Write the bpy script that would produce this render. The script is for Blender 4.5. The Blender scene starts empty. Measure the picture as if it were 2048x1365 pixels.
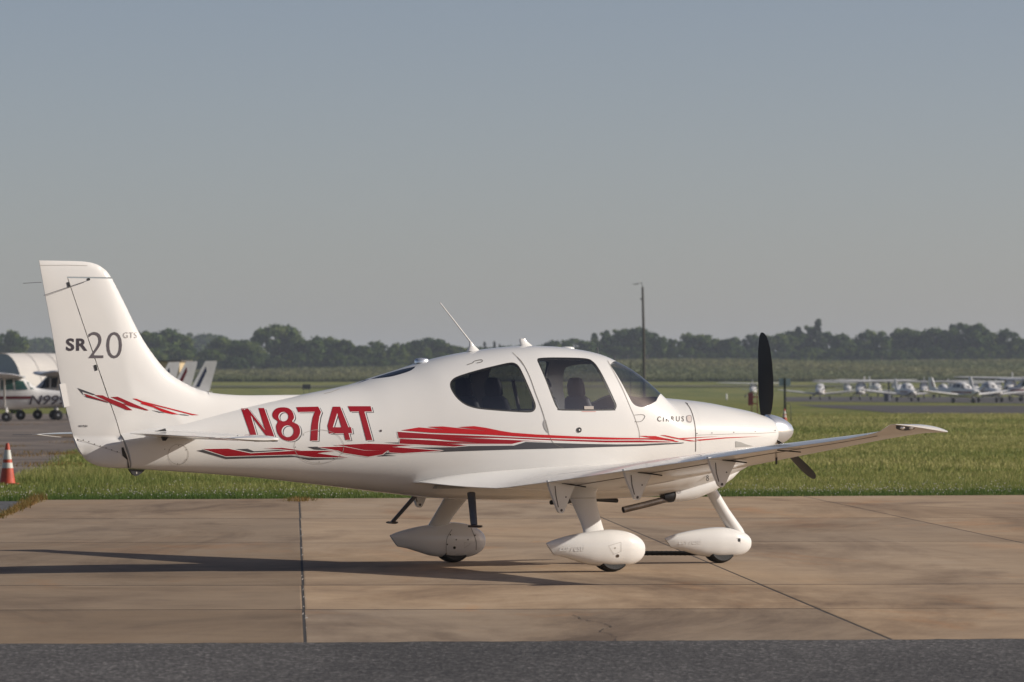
import bpy, bmesh, math, random
import numpy as np
from mathutils import Vector, Matrix
from mathutils.geometry import delaunay_2d_cdt

R = math.radians
random.seed(7)
rng = np.random.default_rng(7)
scene = bpy.context.scene
COL = scene.collection

# ------------------------------------------------------------------ camera
F_PX, CAM_H, Y_HOR = 10100.0, 1.65, 776.4          # focal length in photo pixels, eye height, horizon row
cam_d = bpy.data.cameras.new('camera')
cam_d.sensor_width = 36.0
cam_d.lens = F_PX / 2048 * 36.0
cam_d.shift_y = (Y_HOR - 682.5) / 2048
cam_d.clip_start = 0.5
cam_d.clip_end = 30000
cam_d.dof.use_dof = True
cam_d.dof.focus_distance = 46.0
cam_d.dof.aperture_fstop = 7.1
cam = bpy.data.objects.new('camera', cam_d)
COL.objects.link(cam)
cam.location = (0, 0, CAM_H)
cam.rotation_euler = (R(90), 0, 0)
scene.camera = cam

# ------------------------------------------------------------------ light
SUN_EL, SUN_AZ = 24.0, -0.5        # azimuth: degrees from +X (right of the picture), negative = towards the camera
world = bpy.data.worlds.new('World')
scene.world = world
world.use_nodes = True
wn = world.node_tree
wn.nodes.clear()
sky = wn.nodes.new('ShaderNodeTexSky')
sky.sky_type = 'NISHITA'
sky.sun_disc = False
sky.sun_elevation = R(SUN_EL)
sky.sun_rotation = R(90 - SUN_AZ)
sky.altitude = 1500
sky.air_density = 0.7
sky.dust_density = 2.8
sky.ozone_density = 1.0
tint = wn.nodes.new('ShaderNodeMix'); tint.data_type = 'RGBA'; tint.blend_type = 'MULTIPLY'
tint.inputs['Factor'].default_value = 1.0
tint.inputs['B'].default_value = (1.15, 0.985, 0.915, 1)
bg = wn.nodes.new('ShaderNodeBackground')
bg.inputs['Strength'].default_value = 0.090
wo = wn.nodes.new('ShaderNodeOutputWorld')
wn.links.new(sky.outputs[0], tint.inputs['A'])
wn.links.new(tint.outputs['Result'], bg.inputs['Color'])
wn.links.new(bg.outputs[0], wo.inputs['Surface'])

sun_d = bpy.data.lights.new('sun', 'SUN')
sun_d.energy = 5.0
sun_d.angle = R(0.6)
sun_d.color = (1.0, 0.935, 0.845)
sun = bpy.data.objects.new('sun', sun_d)
COL.objects.link(sun)
to_sun = Vector((math.cos(R(SUN_EL)) * math.cos(R(SUN_AZ)), math.cos(R(SUN_EL)) * math.sin(R(SUN_AZ)), math.sin(R(SUN_EL))))
sun.rotation_euler = to_sun.to_track_quat('Z', 'Y').to_euler()
sun.location = to_sun * 50

scene.view_settings.view_transform = 'Standard'
scene.view_settings.look = 'None'
scene.view_settings.exposure = -0.08
scene.view_settings.gamma = 1.0
scene.view_settings.use_curve_mapping = False
scene.render.engine = 'CYCLES'
scene.cycles.use_denoising = True
scene.cycles.max_bounces = 8
scene.cycles.transparent_max_bounces = 16
scene.cycles.volume_bounces = 0

# ------------------------------------------------------------------ helpers
def tag(o, label=None, cat=None, group=None, kind=None):
    if label: o['label'] = label
    if cat: o['category'] = cat
    if group: o['group'] = group
    if kind: o['kind'] = kind
    return o

def empty(name, loc=(0, 0, 0), rz=0.0, parent=None):
    o = bpy.data.objects.new(name, None)
    o.empty_display_size = 0.2
    COL.objects.link(o)
    o.location = loc
    o.rotation_euler = (0, 0, rz)
    if parent: o.parent = parent
    return o

def link(name, me, parent=None):
    o = bpy.data.objects.new(name, me)
    COL.objects.link(o)
    if parent: o.parent = parent
    return o

def mk(name, verts, faces, mat, parent=None, smooth=True, sharp=40, normals=None):
    me = bpy.data.meshes.new(name)
    me.from_pydata([tuple(map(float, v)) for v in verts], [], [tuple(int(i) for i in f) for f in faces])
    me.validate()
    if mat: me.materials.append(mat)
    if smooth:
        me.polygons.foreach_set('use_smooth', [True] * len(me.polygons))
        if normals is not None and len(normals) == len(me.vertices):
            me.normals_split_custom_set_from_vertices([tuple(map(float, n)) for n in normals])
        elif sharp:
            me.set_sharp_from_angle(angle=R(sharp))
    me.update()
    return link(name, me, parent)

def fast_mesh(name, V, T, mat, attr=None):
    """triangles straight from numpy arrays"""
    me = bpy.data.meshes.new(name)
    n = len(T)
    me.vertices.add(len(V)); me.vertices.foreach_set('co', V.astype(np.float32).ravel())
    me.loops.add(n * 3); me.loops.foreach_set('vertex_index', T.astype(np.int32).ravel())
    me.polygons.add(n)
    me.polygons.foreach_set('loop_start', np.arange(0, n * 3, 3, dtype=np.int32))
    me.update(calc_edges=True)
    if attr is not None:
        a = me.attributes.new('tint', 'FLOAT', 'POINT'); a.data.foreach_set('value', attr.astype(np.float32))
    if mat: me.materials.append(mat)
    me.validate()
    return me

class MB:
    """collects simple solids into one mesh"""
    def __init__(s): s.v = []; s.f = []
    def add(s, V, Fc):
        n = len(s.v); s.v += [tuple(map(float, p)) for p in V]; s.f += [tuple(i + n for i in f) for f in Fc]; return s
    def box(s, x0, x1, y0, y1, z0, z1):
        V = [(x, y, z) for z in (z0, z1) for y in (y0, y1) for x in (x0, x1)]
        return s.add(V, [(0, 2, 3, 1), (4, 5, 7, 6), (0, 1, 5, 4), (2, 6, 7, 3), (0, 4, 6, 2), (1, 3, 7, 5)])
    def tube(s, pts, rad, n=12, cap=True, squash=None):
        pts = [Vector(p) for p in pts]
        rads = rad if isinstance(rad, (list, tuple)) else [rad] * len(pts)
        rings = []
        up = None
        for i, p in enumerate(pts):
            d = (pts[min(i + 1, len(pts) - 1)] - pts[max(i - 1, 0)]).normalized()
            a = Vector((0, 0, 1)) if abs(d.z) < 0.9 else Vector((1, 0, 0))
            u = d.cross(a).normalized(); w = d.cross(u).normalized()
            sq = squash if squash else (1, 1)
            rings.append([p + (u * math.cos(t) * sq[0] + w * math.sin(t) * sq[1]) * rads[i] for t in [2 * math.pi * k / n for k in range(n)]])
        return s.rings(rings, cap)
    def rings(s, rings, cap=True):
        n = len(rings[0]); V = [p for r in rings for p in r]; Fc = []
        for i in range(len(rings) - 1):
            for k in range(n):
                a = i * n + k; b = i * n + (k + 1) % n
                Fc.append((a, b, b + n, a + n))
        if cap:
            Fc.append(tuple(range(n - 1, -1, -1))); Fc.append(tuple(range((len(rings) - 1) * n, len(rings) * n)))
        return s.add(V, Fc)
    def prism(s, poly, y0, y1, axis='y'):
        """polygon in (x,z) extruded along y"""
        n = len(poly)
        if axis == 'y': V = [(p[0], y0, p[1]) for p in poly] + [(p[0], y1, p[1]) for p in poly]
        elif axis == 'z': V = [(p[0], p[1], y0) for p in poly] + [(p[0], p[1], y1) for p in poly]
        else: V = [(y0, p[0], p[1]) for p in poly] + [(y1, p[0], p[1]) for p in poly]
        return s.add(V, [tuple(range(n)), tuple(range(2 * n - 1, n - 1, -1))] + [(i, i + n, (i + 1) % n + n, (i + 1) % n) for i in range(n)])
    def lathe(s, prof, c, axis='z', n=24, cap=True):
        rings = []
        for (r, h) in prof:
            ring = []
            for k in range(n):
                a = 2 * math.pi * k / n; u, w = r * math.cos(a), r * math.sin(a)
                ring.append((c[0] + u, c[1] + w, c[2] + h) if axis == 'z' else (c[0] + u, c[1] + h, c[2] + w) if axis == 'y' else (c[0] + h, c[1] + u, c[2] + w))
            rings.append(ring)
        return s.rings(rings, cap)
    def build(s, name, mat, parent=None, smooth=True, sharp=40):
        o = mk(name, s.v, s.f, mat, parent, smooth, sharp)
        bm = bmesh.new(); bm.from_mesh(o.data)
        bmesh.ops.recalc_face_normals(bm, faces=bm.faces)
        bm.to_mesh(o.data); bm.free()
        return o

def pchip(xs, ys):
    xs = np.array(xs, float); ys = np.array(ys, float)
    o = np.argsort(xs); xs, ys = xs[o], ys[o]
    h = np.diff(xs); d = np.diff(ys) / h
    m = np.zeros_like(xs); m[0], m[-1] = d[0], d[-1]
    for i in range(1, len(xs) - 1):
        if d[i - 1] * d[i] > 0:
            w1, w2 = 2 * h[i] + h[i - 1], h[i] + 2 * h[i - 1]
            m[i] = (w1 + w2) / (w1 / d[i - 1] + w2 / d[i])
    def f(x):
        x = np.clip(np.asarray(x, float), xs[0], xs[-1])
        i = np.clip(np.searchsorted(xs, x) - 1, 0, len(xs) - 2)
        t = (x - xs[i]) / h[i]
        return ((1 + 2 * t) * (1 - t) ** 2 * ys[i] + t * (1 - t) ** 2 * h[i] * m[i] + t * t * (3 - 2 * t) * ys[i + 1] + t * t * (t - 1) * h[i] * m[i + 1])
    return f

def catmull(pts, n=5, closed=True):
    P = [np.array(p, float) for p in pts]; out = []
    N = len(P)
    for i in range(N if closed else N - 1):
        p0, p1, p2, p3 = (P[(i - 1) % N], P[i], P[(i + 1) % N], P[(i + 2) % N]) if closed else (P[max(i - 1, 0)], P[i], P[i + 1], P[min(i + 2, N - 1)])
        for k in range(n):
            t = k / n
            out.append(tuple(.5 * (2 * p1 + (p2 - p0) * t + (2 * p0 - 5 * p1 + 4 * p2 - p3) * t * t + (3 * p1 - p0 - 3 * p2 + p3) * t ** 3)))
    if not closed: out.append(tuple(P[-1]))
    return out

def resample(loop, step, closed=True):
    out = []
    N = len(loop)
    for i in range(N if closed else N - 1):
        a = np.array(loop[i], float); b = np.array(loop[(i + 1) % N], float)
        m = max(1, int(math.ceil(np.linalg.norm(b - a) / step)))
        for k in range(m): out.append(tuple(a + (b - a) * k / m))
    if not closed: out.append(tuple(map(float, loop[-1])))
    return out

def inside(loops, P):
    """even-odd test of points P (n,2) against a list of loops"""
    P = np.asarray(P); c = np.zeros(len(P), bool)
    for L in loops:
        L = np.asarray(L, float); j = len(L) - 1
        for i in range(len(L)):
            xi, yi = L[i]; xj, yj = L[j]
            if yi != yj:
                m = ((yi > P[:, 1]) != (yj > P[:, 1])) & (P[:, 0] < (xj - xi) * (P[:, 1] - yi) / (yj - yi) + xi)
                c ^= m
            j = i
    return c

def cdt(loops, grid_pts):
    """triangulate loops (kept as edges) plus loose points; returns verts (n,2) and triangles"""
    V = []; E = []
    for L in loops:
        n0 = len(V); V += [Vector((float(p[0]), float(p[1]))) for p in L]
        E += [(n0 + i, n0 + (i + 1) % len(L)) for i in range(len(L))]
    V += [Vector((float(p[0]), float(p[1]))) for p in grid_pts]
    r = delaunay_2d_cdt(V, E, [], 0, 1e-7)
    return np.array([tuple(v) for v in r[0]]), np.array([tuple(f) for f in r[2]], int)

def fill(loops, step):
    """triangulated filled region (even-odd) with inner grid points"""
    A = np.concatenate([np.asarray(L, float) for L in loops])
    x0, y0 = A.min(0); x1, y1 = A.max(0)
    gx = np.arange(x0 + step / 2, x1, step); gy = np.arange(y0 + step / 2, y1, step)
    g = np.array([(x, y) for x in gx for y in gy]).reshape(-1, 2)
    if len(g): g = g[inside(loops, g)]
    V, T = cdt(loops, g)
    c = V[T].mean(1)
    T = T[inside(loops, c)]
    return V, T

# ------------------------------------------------------------------ materials
def new_mat(name):
    m = bpy.data.materials.new(name); m.use_nodes = True
    return m, m.node_tree, m.node_tree.nodes['Principled BSDF']

def plain(name, col, rough=0.5, metal=0.0, coat=0.0, spec=0.5, vary=0.0, vscale=6.0, bump=0.0, bscale=60.0):
    m, nt, b = new_mat(name)
    b.inputs['Base Color'].default_value = (*col, 1)
    b.inputs['Roughness'].default_value = rough
    b.inputs['Metallic'].default_value = metal
    b.inputs['Specular IOR Level'].default_value = spec
    if coat:
        b.inputs['Coat Weight'].default_value = coat; b.inputs['Coat Roughness'].default_value = 0.10
    tc = nt.nodes.new('ShaderNodeTexCoord')
    if vary:
        n = nt.nodes.new('ShaderNodeTexNoise'); n.inputs['Scale'].default_value = vscale; n.inputs['Detail'].default_value = 5
        nt.links.new(tc.outputs['Object'], n.inputs['Vector'])
        r = nt.nodes.new('ShaderNodeMapRange')
        r.inputs['From Min'].default_value = 0.3; r.inputs['From Max'].default_value = 0.7
        r.inputs['To Min'].default_value = 1 - vary; r.inputs['To Max'].default_value = 1 + vary * .4
        nt.links.new(n.outputs['Fac'], r.inputs['Value'])
        mx = nt.nodes.new('ShaderNodeMix'); mx.data_type = 'RGBA'; mx.blend_type = 'MULTIPLY'; mx.inputs['Factor'].default_value = 1
        mx.inputs['A'].default_value = (*col, 1)
        nt.links.new(r.outputs['Result'], mx.inputs['B'])
        nt.links.new(mx.outputs['Result'], b.inputs['Base Color'])
    if bump:
        n2 = nt.nodes.new('ShaderNodeTexNoise'); n2.inputs['Scale'].default_value = bscale; n2.inputs['Detail'].default_value = 3
        nt.links.new(tc.outputs['Object'], n2.inputs['Vector'])
        bp = nt.nodes.new('ShaderNodeBump'); bp.inputs['Strength'].default_value = bump; bp.inputs['Distance'].default_value = 0.01
        nt.links.new(n2.outputs['Fac'], bp.inputs['Height']); nt.links.new(bp.outputs['Normal'], b.inputs['Normal'])
    return m

def glass(name, tint, gloss=0.03, body=None, ior=1.5):
    """thin window sheet: tinted see-through with a fresnel reflection"""
    m = bpy.data.materials.new(name); m.use_nodes = True
    nt = m.node_tree; nt.nodes.clear()
    out = nt.nodes.new('ShaderNodeOutputMaterial')
    tr = nt.nodes.new('ShaderNodeBsdfTransparent'); tr.inputs['Color'].default_value = (*tint, 1)
    gl = nt.nodes.new('ShaderNodeBsdfGlossy'); gl.inputs['Roughness'].default_value = gloss
    ge = nt.nodes.new('ShaderNodeNewGeometry'); dt = nt.nodes.new('ShaderNodeVectorMath'); dt.operation = 'DOT_PRODUCT'
    nt.links.new(ge.outputs['Normal'], dt.inputs[0]); nt.links.new(ge.outputs['Incoming'], dt.inputs[1])
    f0 = 2 * ((ior - 1) / (ior + 1)) ** 2                 # two faces of one thin sheet, same from both sides
    def mth(op, a, b=None):
        q = nt.nodes.new('ShaderNodeMath'); q.operation = op
        for i, v in enumerate((a, b)):
            if v is None: continue
            if isinstance(v, (int, float)): q.inputs[i].default_value = v
            else: nt.links.new(v, q.inputs[i])
        return q.outputs[0]
    c1 = mth('SUBTRACT', 1.0, mth('ABSOLUTE', dt.outputs['Value']))
    fr = mth('ADD', mth('MULTIPLY', mth('POWER', c1, 5.0), 1 - f0), f0)
    mx = nt.nodes.new('ShaderNodeMixShader')
    nt.links.new(fr, mx.inputs[0]); nt.links.new(tr.outputs[0], mx.inputs[1]); nt.links.new(gl.outputs[0], mx.inputs[2])
    nt.links.new(mx.outputs[0], out.inputs[0])
    return m

M = {}
M['paint'] = plain('white_paint', (0.715, 0.70, 0.672), 0.5, coat=0.8, spec=0.2, vary=0.035, vscale=2.5)
M['paint_far'] = plain('weathered_white_paint', (0.72, 0.71, 0.69), 0.4, vary=0.10, vscale=3)
M['paint_grey'] = plain('grey_white_paint', (0.42, 0.44, 0.46), 0.4, vary=0.1, vscale=3)
M['red'] = plain('red_vinyl', (0.50, 0.010, 0.016), 0.4, coat=0.2, spec=0.2)
M['dark_red'] = plain('dark_red_vinyl', (0.30, 0.009, 0.018), 0.4, coat=0.2, spec=0.2)
M['maroon'] = plain('maroon_paint', (0.12, 0.008, 0.012), 0.4)
M['charcoal'] = plain('charcoal_vinyl', (0.060, 0.058, 0.066), 0.3, coat=0.3)
M['keyline'] = plain('white_keyline_vinyl', (0.82, 0.80, 0.77), 0.25, coat=0.4)
M['fin_dark'] = plain('dark_lettering', (0.055, 0.045, 0.055), 0.35)
M['fin_grey'] = plain('grey_lettering', (0.115, 0.10, 0.108), 0.35)
M['fin_pale'] = plain('pale_lettering', (0.28, 0.25, 0.24), 0.4)
M['seam'] = plain('panel_gap', (0.14, 0.125, 0.11), 0.8)
M['seam_pale'] = plain('fine_panel_gap', (0.38, 0.35, 0.31), 0.8)
M['black'] = plain('black_rubber_seal', (0.008, 0.008, 0.010), 0.5)
M['prop'] = plain('matt_black_blade', (0.009, 0.0085, 0.008), 0.42, vary=0.2)
M['rubber'] = plain('tyre_rubber', (0.014, 0.013, 0.013), 0.7, vary=0.3, vscale=20, bump=0.3)
M['chrome'] = plain('polished_metal', (0.84, 0.86, 0.88), 0.22, metal=0.75)
M['steel'] = plain('burnt_steel', (0.16, 0.13, 0.11), 0.38, metal=0.8, vary=0.4, vscale=15)
M['grey_metal'] = plain('grey_metal', (0.10, 0.105, 0.115), 0.45, vary=0.2)
M['liner'] = plain('cabin_lining', (0.34, 0.33, 0.31), 0.8)
M['leather'] = plain('grey_leather', (0.055, 0.052, 0.052), 0.5, bump=0.2)
M['screw'] = plain('screw_head', (0.07, 0.06, 0.055), 0.4, metal=0.4)
M['glass_dark'] = glass('smoked_window', (0.34, 0.35, 0.36), ior=1.6)
M['glass_side'] = glass('tinted_window', (0.82, 0.84, 0.85), ior=1.75)
M['glass_front'] = glass('windscreen_glass', (0.86, 0.88, 0.89), ior=1.9)
M['glass_green'] = plain('greenish_window', (0.03, 0.085, 0.075), 0.12, coat=0.5)
M['glass_black'] = plain('dark_window', (0.012, 0.014, 0.018), 0.12, coat=0.5)
# ================================================================== THE AIRPLANE
# body axes: x forward, y left, z up; the origin lies on the ground between the main wheels
YAW, PX0, PY0 = 0.54, 0.162, 46.54
CA, SA = math.cos(YAW), math.sin(YAW)
plane = empty('airplane', (PX0, PY0, 0), YAW)
tag(plane, 'white low-wing propeller airplane with red stripes and N874T on its side, parked on concrete', 'airplane')

def at_plane(px, py, yb):
    """where the sight line through photo pixel (px,py) meets the body plane y = yb; returns x, z"""
    t = (np.asarray(px, float) - 1024) / F_PX
    x = (t * (PY0 + yb * CA) - PX0 + yb * SA) / (CA - t * SA)
    return x, CAM_H - (np.asarray(py, float) - Y_HOR) / F_PX * (PY0 + x * SA + yb * CA)

# ---- hull: superellipse sections      x,   top,   bottom, widest z, half width, n upper, n lower
HT = np.array([
    (2.605, 1.330, 1.165, 1.240, 0.150, 2.0, 2.0),
    (2.597, 1.352, 1.125, 1.235, 0.215, 2.0, 2.0),
    (2.580, 1.366, 1.095, 1.230, 0.270, 2.1, 2.1),
    (2.540, 1.385, 1.058, 1.220, 0.327, 2.2, 2.2),
    (2.470, 1.405, 1.008, 1.205, 0.375, 2.3, 2.3),
    (2.350, 1.436, 0.935, 1.190, 0.420, 2.3, 2.4),
    (2.150, 1.472, 0.835, 1.180, 0.464, 2.3, 2.5),
    (1.900, 1.513, 0.740, 1.170, 0.506, 2.3, 2.6),
    (1.650, 1.540, 0.680, 1.165, 0.542, 2.3, 2.6),
    (1.490, 1.553, 0.655, 1.165, 0.562, 2.3, 2.7),
    (1.400, 1.561, 0.648, 1.165, 0.572, 2.28, 2.7),
    (1.330, 1.570, 0.640, 1.170, 0.580, 2.25, 2.7),
    (1.290, 1.602, 0.638, 1.170, 0.584, 2.25, 2.7),
    (1.150, 1.729, 0.630, 1.175, 0.598, 2.25, 2.7),
    (0.984, 1.845, 0.624, 1.180, 0.612, 2.30, 2.7),
    (0.819, 1.921, 0.620, 1.190, 0.622, 2.35, 2.7),
    (0.655, 1.977, 0.618, 1.195, 0.629, 2.4, 2.7),
    (0.437, 2.013, 0.617, 1.200, 0.633, 2.4, 2.7),
    (0.200, 2.035, 0.616, 1.205, 0.632, 2.4, 2.7),
    (-0.050, 2.039, 0.617, 1.210, 0.625, 2.4, 2.6),
    (-0.320, 2.022, 0.619, 1.215, 0.607, 2.35, 2.5),
    (-0.590, 1.991, 0.627, 1.215, 0.580, 2.3, 2.4),
    (-0.850, 1.950, 0.637, 1.215, 0.547, 2.25, 2.35),
    (-1.115, 1.893, 0.655, 1.210, 0.508, 2.2, 2.3),
    (-1.375, 1.821, 0.683, 1.200, 0.467, 2.1, 2.25),
    (-1.640, 1.750, 0.712, 1.190, 0.426, 2.05, 2.2),
    (-1.900, 1.680, 0.743, 1.180, 0.386, 2.0, 2.15),
    (-2.400, 1.588, 0.800, 1.170, 0.314, 2.0, 2.1),
    (-2.900, 1.505, 0.853, 1.160, 0.248, 2.0, 2.1),
    (-3.400, 1.412, 0.894, 1.150, 0.186, 2.0, 2.1),
    (-3.850, 1.322, 0.925, 1.130, 0.130, 2.0, 2.1),
    (-4.110, 1.265, 0.941, 1.115, 0.098, 2.0, 2.1)])
H_ZT, H_ZB, H_ZM, H_W, H_NU, H_NL = [pchip(HT[:, 0], HT[:, k]) for k in range(1, 7)]
XN, XT = 2.605, -4.11

def hull_F(x, y, z):
    zt, zb, zm, w = H_ZT(x), H_ZB(x), H_ZM(x), H_W(x)
    up = z > zm
    n = np.where(up, H_NU(x), H_NL(x)); h = np.where(up, zt - zm, zm - zb)
    return (np.abs(y) / w) ** n + (np.abs(z - zm) / h) ** n - 1

def hull_w(x, z):
    zt, zb, zm, w = H_ZT(x), H_ZB(x), H_ZM(x), H_W(x)
    up = z > zm
    n = np.where(up, H_NU(x), H_NL(x)); h = np.where(up, zt - zm, zm - zb)
    q = np.clip(np.abs(z - zm) / h, 0, 1)
    return w * (1 - q ** n) ** (1 / n)

def hull_N(P):
    e = 2e-3
    x, y, z = P[:, 0], P[:, 1], P[:, 2]
    xc = np.clip(x, XT + e, XN - e)
    g = np.stack([hull_F(xc + e, y, z) - hull_F(xc - e, y, z), hull_F(x, y + e, z) - hull_F(x, y - e, z), hull_F(x, y, z + e) - hull_F(x, y, z - e)], 1)
    return g / np.maximum(np.linalg.norm(g, axis=1, keepdims=True), 1e-9)

def hull_pt(x, th):
    zt, zb, zm, w = H_ZT(x), H_ZB(x), H_ZM(x), H_W(x)
    up = th > 0
    n = np.where(up, H_NU(x), H_NL(x)); h = np.where(up, zt - zm, zm - zb)
    s, c = np.abs(np.sin(th)), np.maximum(np.cos(th), 0)
    c = np.where(c < 1e-7, 0, c)
    return np.stack([x, -w * c ** (2 / n), zm + np.where(up, 1, -1) * h * s ** (2 / n)], 1)

def hit(px, py, wfun, y0=-0.5, it=60):
    yb = np.full(np.shape(px), float(y0))
    for _ in range(it):
        x, z = at_plane(px, py, yb)
        yb = 0.5 * yb - 0.5 * wfun(x, z)
    return at_plane(px, py, yb)

def hull_th(x, z):
    zt, zb, zm = H_ZT(x), H_ZB(x), H_ZM(x)
    up = z > zm
    n = np.where(up, H_NU(x), H_NL(x)); h = np.where(up, zt - zm, zm - zb)
    q = np.clip(np.abs(z - zm) / h, 0, 1)
    return np.where(up, 1, -1) * np.arcsin(np.clip(q ** (n / 2), 0, 1))

VS = 0.62
def px_to_xv(pts, step=5):
    p = np.array(resample(pts, step)); x, z = hit(p[:, 0], p[:, 1], hull_w)
    return [(a, b * VS) for a, b in zip(x, hull_th(x, z))]

def crop(o, s, pts): return [(o[0] + a / s, o[1] + b / s) for a, b in pts]
S4 = 2048 / 480
C5 = lambda p: crop((860, 660), S4, p)
C3 = lambda p: crop((440, 740), S4, p)
C2 = lambda p: crop((0, 740), S4, p)
C1 = lambda p: crop((0, 500), S4, p)
C6 = lambda p: crop((1240, 640), S4, p)

rear_px = catmull(C5([(170, 470), (185, 430), (240, 395), (400, 345), (560, 305), (680, 280), (730, 287), (765, 320), (810, 410), (870, 550), (902, 640), (893, 685), (855, 705), (750, 703), (560, 690), (400, 673), (300, 640), (230, 585), (185, 520)]), 4)
door_px = catmull(C5([(915, 258), (945, 240), (1100, 236), (1320, 243), (1390, 270), (1440, 330), (1500, 440), (1570, 590), (1592, 645), (1580, 680), (1540, 690), (1130, 690), (1085, 670), (1050, 600), (990, 440), (935, 310)]), 4)
def inset(loop, d):
    P = np.array(loop); n = len(P); out = []
    area = 0.5 * sum(P[i][0] * P[(i + 1) % n][1] - P[(i + 1) % n][0] * P[i][1] for i in range(n))
    sg = 1 if area > 0 else -1
    for i in range(n):
        t = P[(i + 1) % n] - P[i - 1]; t = t / (np.linalg.norm(t) + 1e-9)
        out.append(tuple(P[i] + sg * d * np.array([-t[1], t[0]])))
    return out
L_rear, L_door = px_to_xv(rear_px), px_to_xv(door_px)
L_rear_in, L_door_in = px_to_xv(inset(rear_px, 3.0)), px_to_xv(inset(door_px, 3.0))
TOPV = math.pi / 2 * VS
ws_px = C5([(1535, 300), (1600, 395), (1660, 500), (1708, 592), (1735, 632), (1765, 652), (1808, 660), (1850, 650), (1890, 632), (1930, 610)])
p_ = np.array(ws_px); xx, zz = hit(p_[:, 0], p_[:, 1], hull_w)
ws_near = list(zip(xx, hull_th(xx, zz) * VS))
L_ws = resample([(0.80, TOPV), (0.80, TOPV * .80)] + catmull(ws_near, 4, closed=False) + [(1.29, TOPV * .74), (1.325, TOPV * .84), (1.338, TOPV * .92), (1.342, TOPV)], .03)
sk_px = crop((680, 560), 2048 / 360, [(290, 1118), (400, 1125), (560, 1105), (700, 1070), (800, 1035), (845, 1005)])
p_ = np.array(sk_px); xx, zz = hit(p_[:, 0], p_[:, 1], hull_w, y0=-.3)
sk = list(zip(xx, hull_th(xx, zz) * VS))
L_sky = resample([(sk[0][0] - .12, TOPV * .93)] + catmull(sk, 4, closed=False) + [(sk[-1][0] + .03, TOPV * .90), (sk[-1][0] - .08, TOPV * .955), (sk[0][0] + .2, TOPV * .97)], .03)
dr_px = C5([(1010, 880), (960, 700), (900, 540), (850, 400), (790, 285), (745, 235)])
dr2_px = C5([(1500, 252), (1560, 345), (1640, 500), (1700, 640), (1750, 760), (1785, 870), (1785, 940), (1760, 985), (1500, 998), (1140, 1010), (1050, 965)])
def xvl(pts):
    p = np.array(pts); x, z = hit(p[:, 0], p[:, 1], hull_w); return list(zip(x, hull_th(x, z) * VS))
da, db = catmull(xvl(dr_px), 4, closed=False), catmull(xvl(dr2_px), 4, closed=False)
L_dpanel = resample(da + [(da[-1][0] + .05, TOPV * .73), (db[0][0] - .08, TOPV * .70)] + db, .04)
L_cowl = resample([(1.655, TOPV), (1.60, TOPV * .7), (1.53, TOPV * .3), (1.515, 0), (1.515, -TOPV * .5), (1.52, -TOPV), (XN, -TOPV), (XN, TOPV)], .04)

xg = np.concatenate([np.arange(XT, 1.06, 0.042), np.arange(1.06, 1.46, 0.02), np.arange(1.46, 2.40, .042), np.linspace(2.40, 2.54, 8)[:-1], np.linspace(2.54, 2.58, 4)[:-1], [2.58, 2.589, 2.597, 2.601, 2.605]])
vg = np.linspace(-TOPV, TOPV, 53)
rim = [(x, -TOPV) for x in xg] + [(xg[-1], v) for v in vg[1:]] + [(x, TOPV) for x in xg[::-1][1:]] + [(xg[0], v) for v in vg[::-1][1:-1]]
grid = [(x, v) for x in xg[1:-1] for v in vg[1:-1]]
HV, HTRI = cdt([rim, L_rear, L_door, L_rear_in, L_door_in, L_ws, L_sky, L_dpanel, L_cowl], grid)
HV[:, 1] = np.clip(HV[:, 1], -TOPV, TOPV); HV[:, 0] = np.clip(HV[:, 0], XT, XN)
cen = HV[HTRI].mean(1)
reg = np.zeros(len(HTRI), int)                       # 0 fuselage
reg[inside([L_cowl], cen)] = 1
reg[inside([L_dpanel], cen)] = 2
reg[inside([L_ws], cen)] = 3
reg[inside([L_sky], cen)] = 4
reg[inside([L_rear], cen)] = 5
reg[inside([L_rear_in], cen)] = 6
reg[inside([L_door], cen)] = 7
reg[inside([L_door_in], cen)] = 8
HP = hull_pt(HV[:, 0], HV[:, 1] / VS); HN = hull_N(HP)
def rake(P):
    # the tail end of the hull is raked like the rudder hinge
    k = np.clip((-3.6 - P[:, 0]) / .51, 0, 1); k = k * k * (3 - 2 * k)
    Q = P.copy(); Q[:, 0] -= .3638 * (P[:, 2] - .939) * k
    return Q
HP = rake(HP)

def hull_part(name, ids, mat, off=0.0, both=True, side=-1, flip=False, parent=plane, xlim=None):
    T = HTRI[np.isin(reg, ids)]
    if xlim is not None:
        cx = HV[T][:, :, 0].mean(1); T = T[(cx > xlim[0]) & (cx < xlim[1])]
    u, inv = np.unique(T, return_inverse=True); T = inv.reshape(-1, 3)
    P = HP[u] + HN[u] * off; N = HN[u]
    # orient triangles outward
    fn = np.cross(P[T[:, 1]] - P[T[:, 0]], P[T[:, 2]] - P[T[:, 0]])
    sw = (fn * N[T].mean(1)).sum(1) < 0
    T[sw] = T[sw][:, ::-1]
    mir = np.array([1, -1, 1])
    Vs, Ns, Ts = [], [], []
    for sd in ((-1, 1) if both else (side,)):
        n0 = sum(len(a) for a in Vs)
        if sd == -1: Vs.append(P); Ns.append(N); Ts.append(T + n0)
        else: Vs.append(P * mir); Ns.append(N * mir); Ts.append(T[:, ::-1] + n0)
    V, N, T = np.concatenate(Vs), np.concatenate(Ns), np.concatenate(Ts)
    if flip: T = T[:, ::-1]; N = -N
    return mk(name, V, T, mat, parent, True, None, N)

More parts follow.
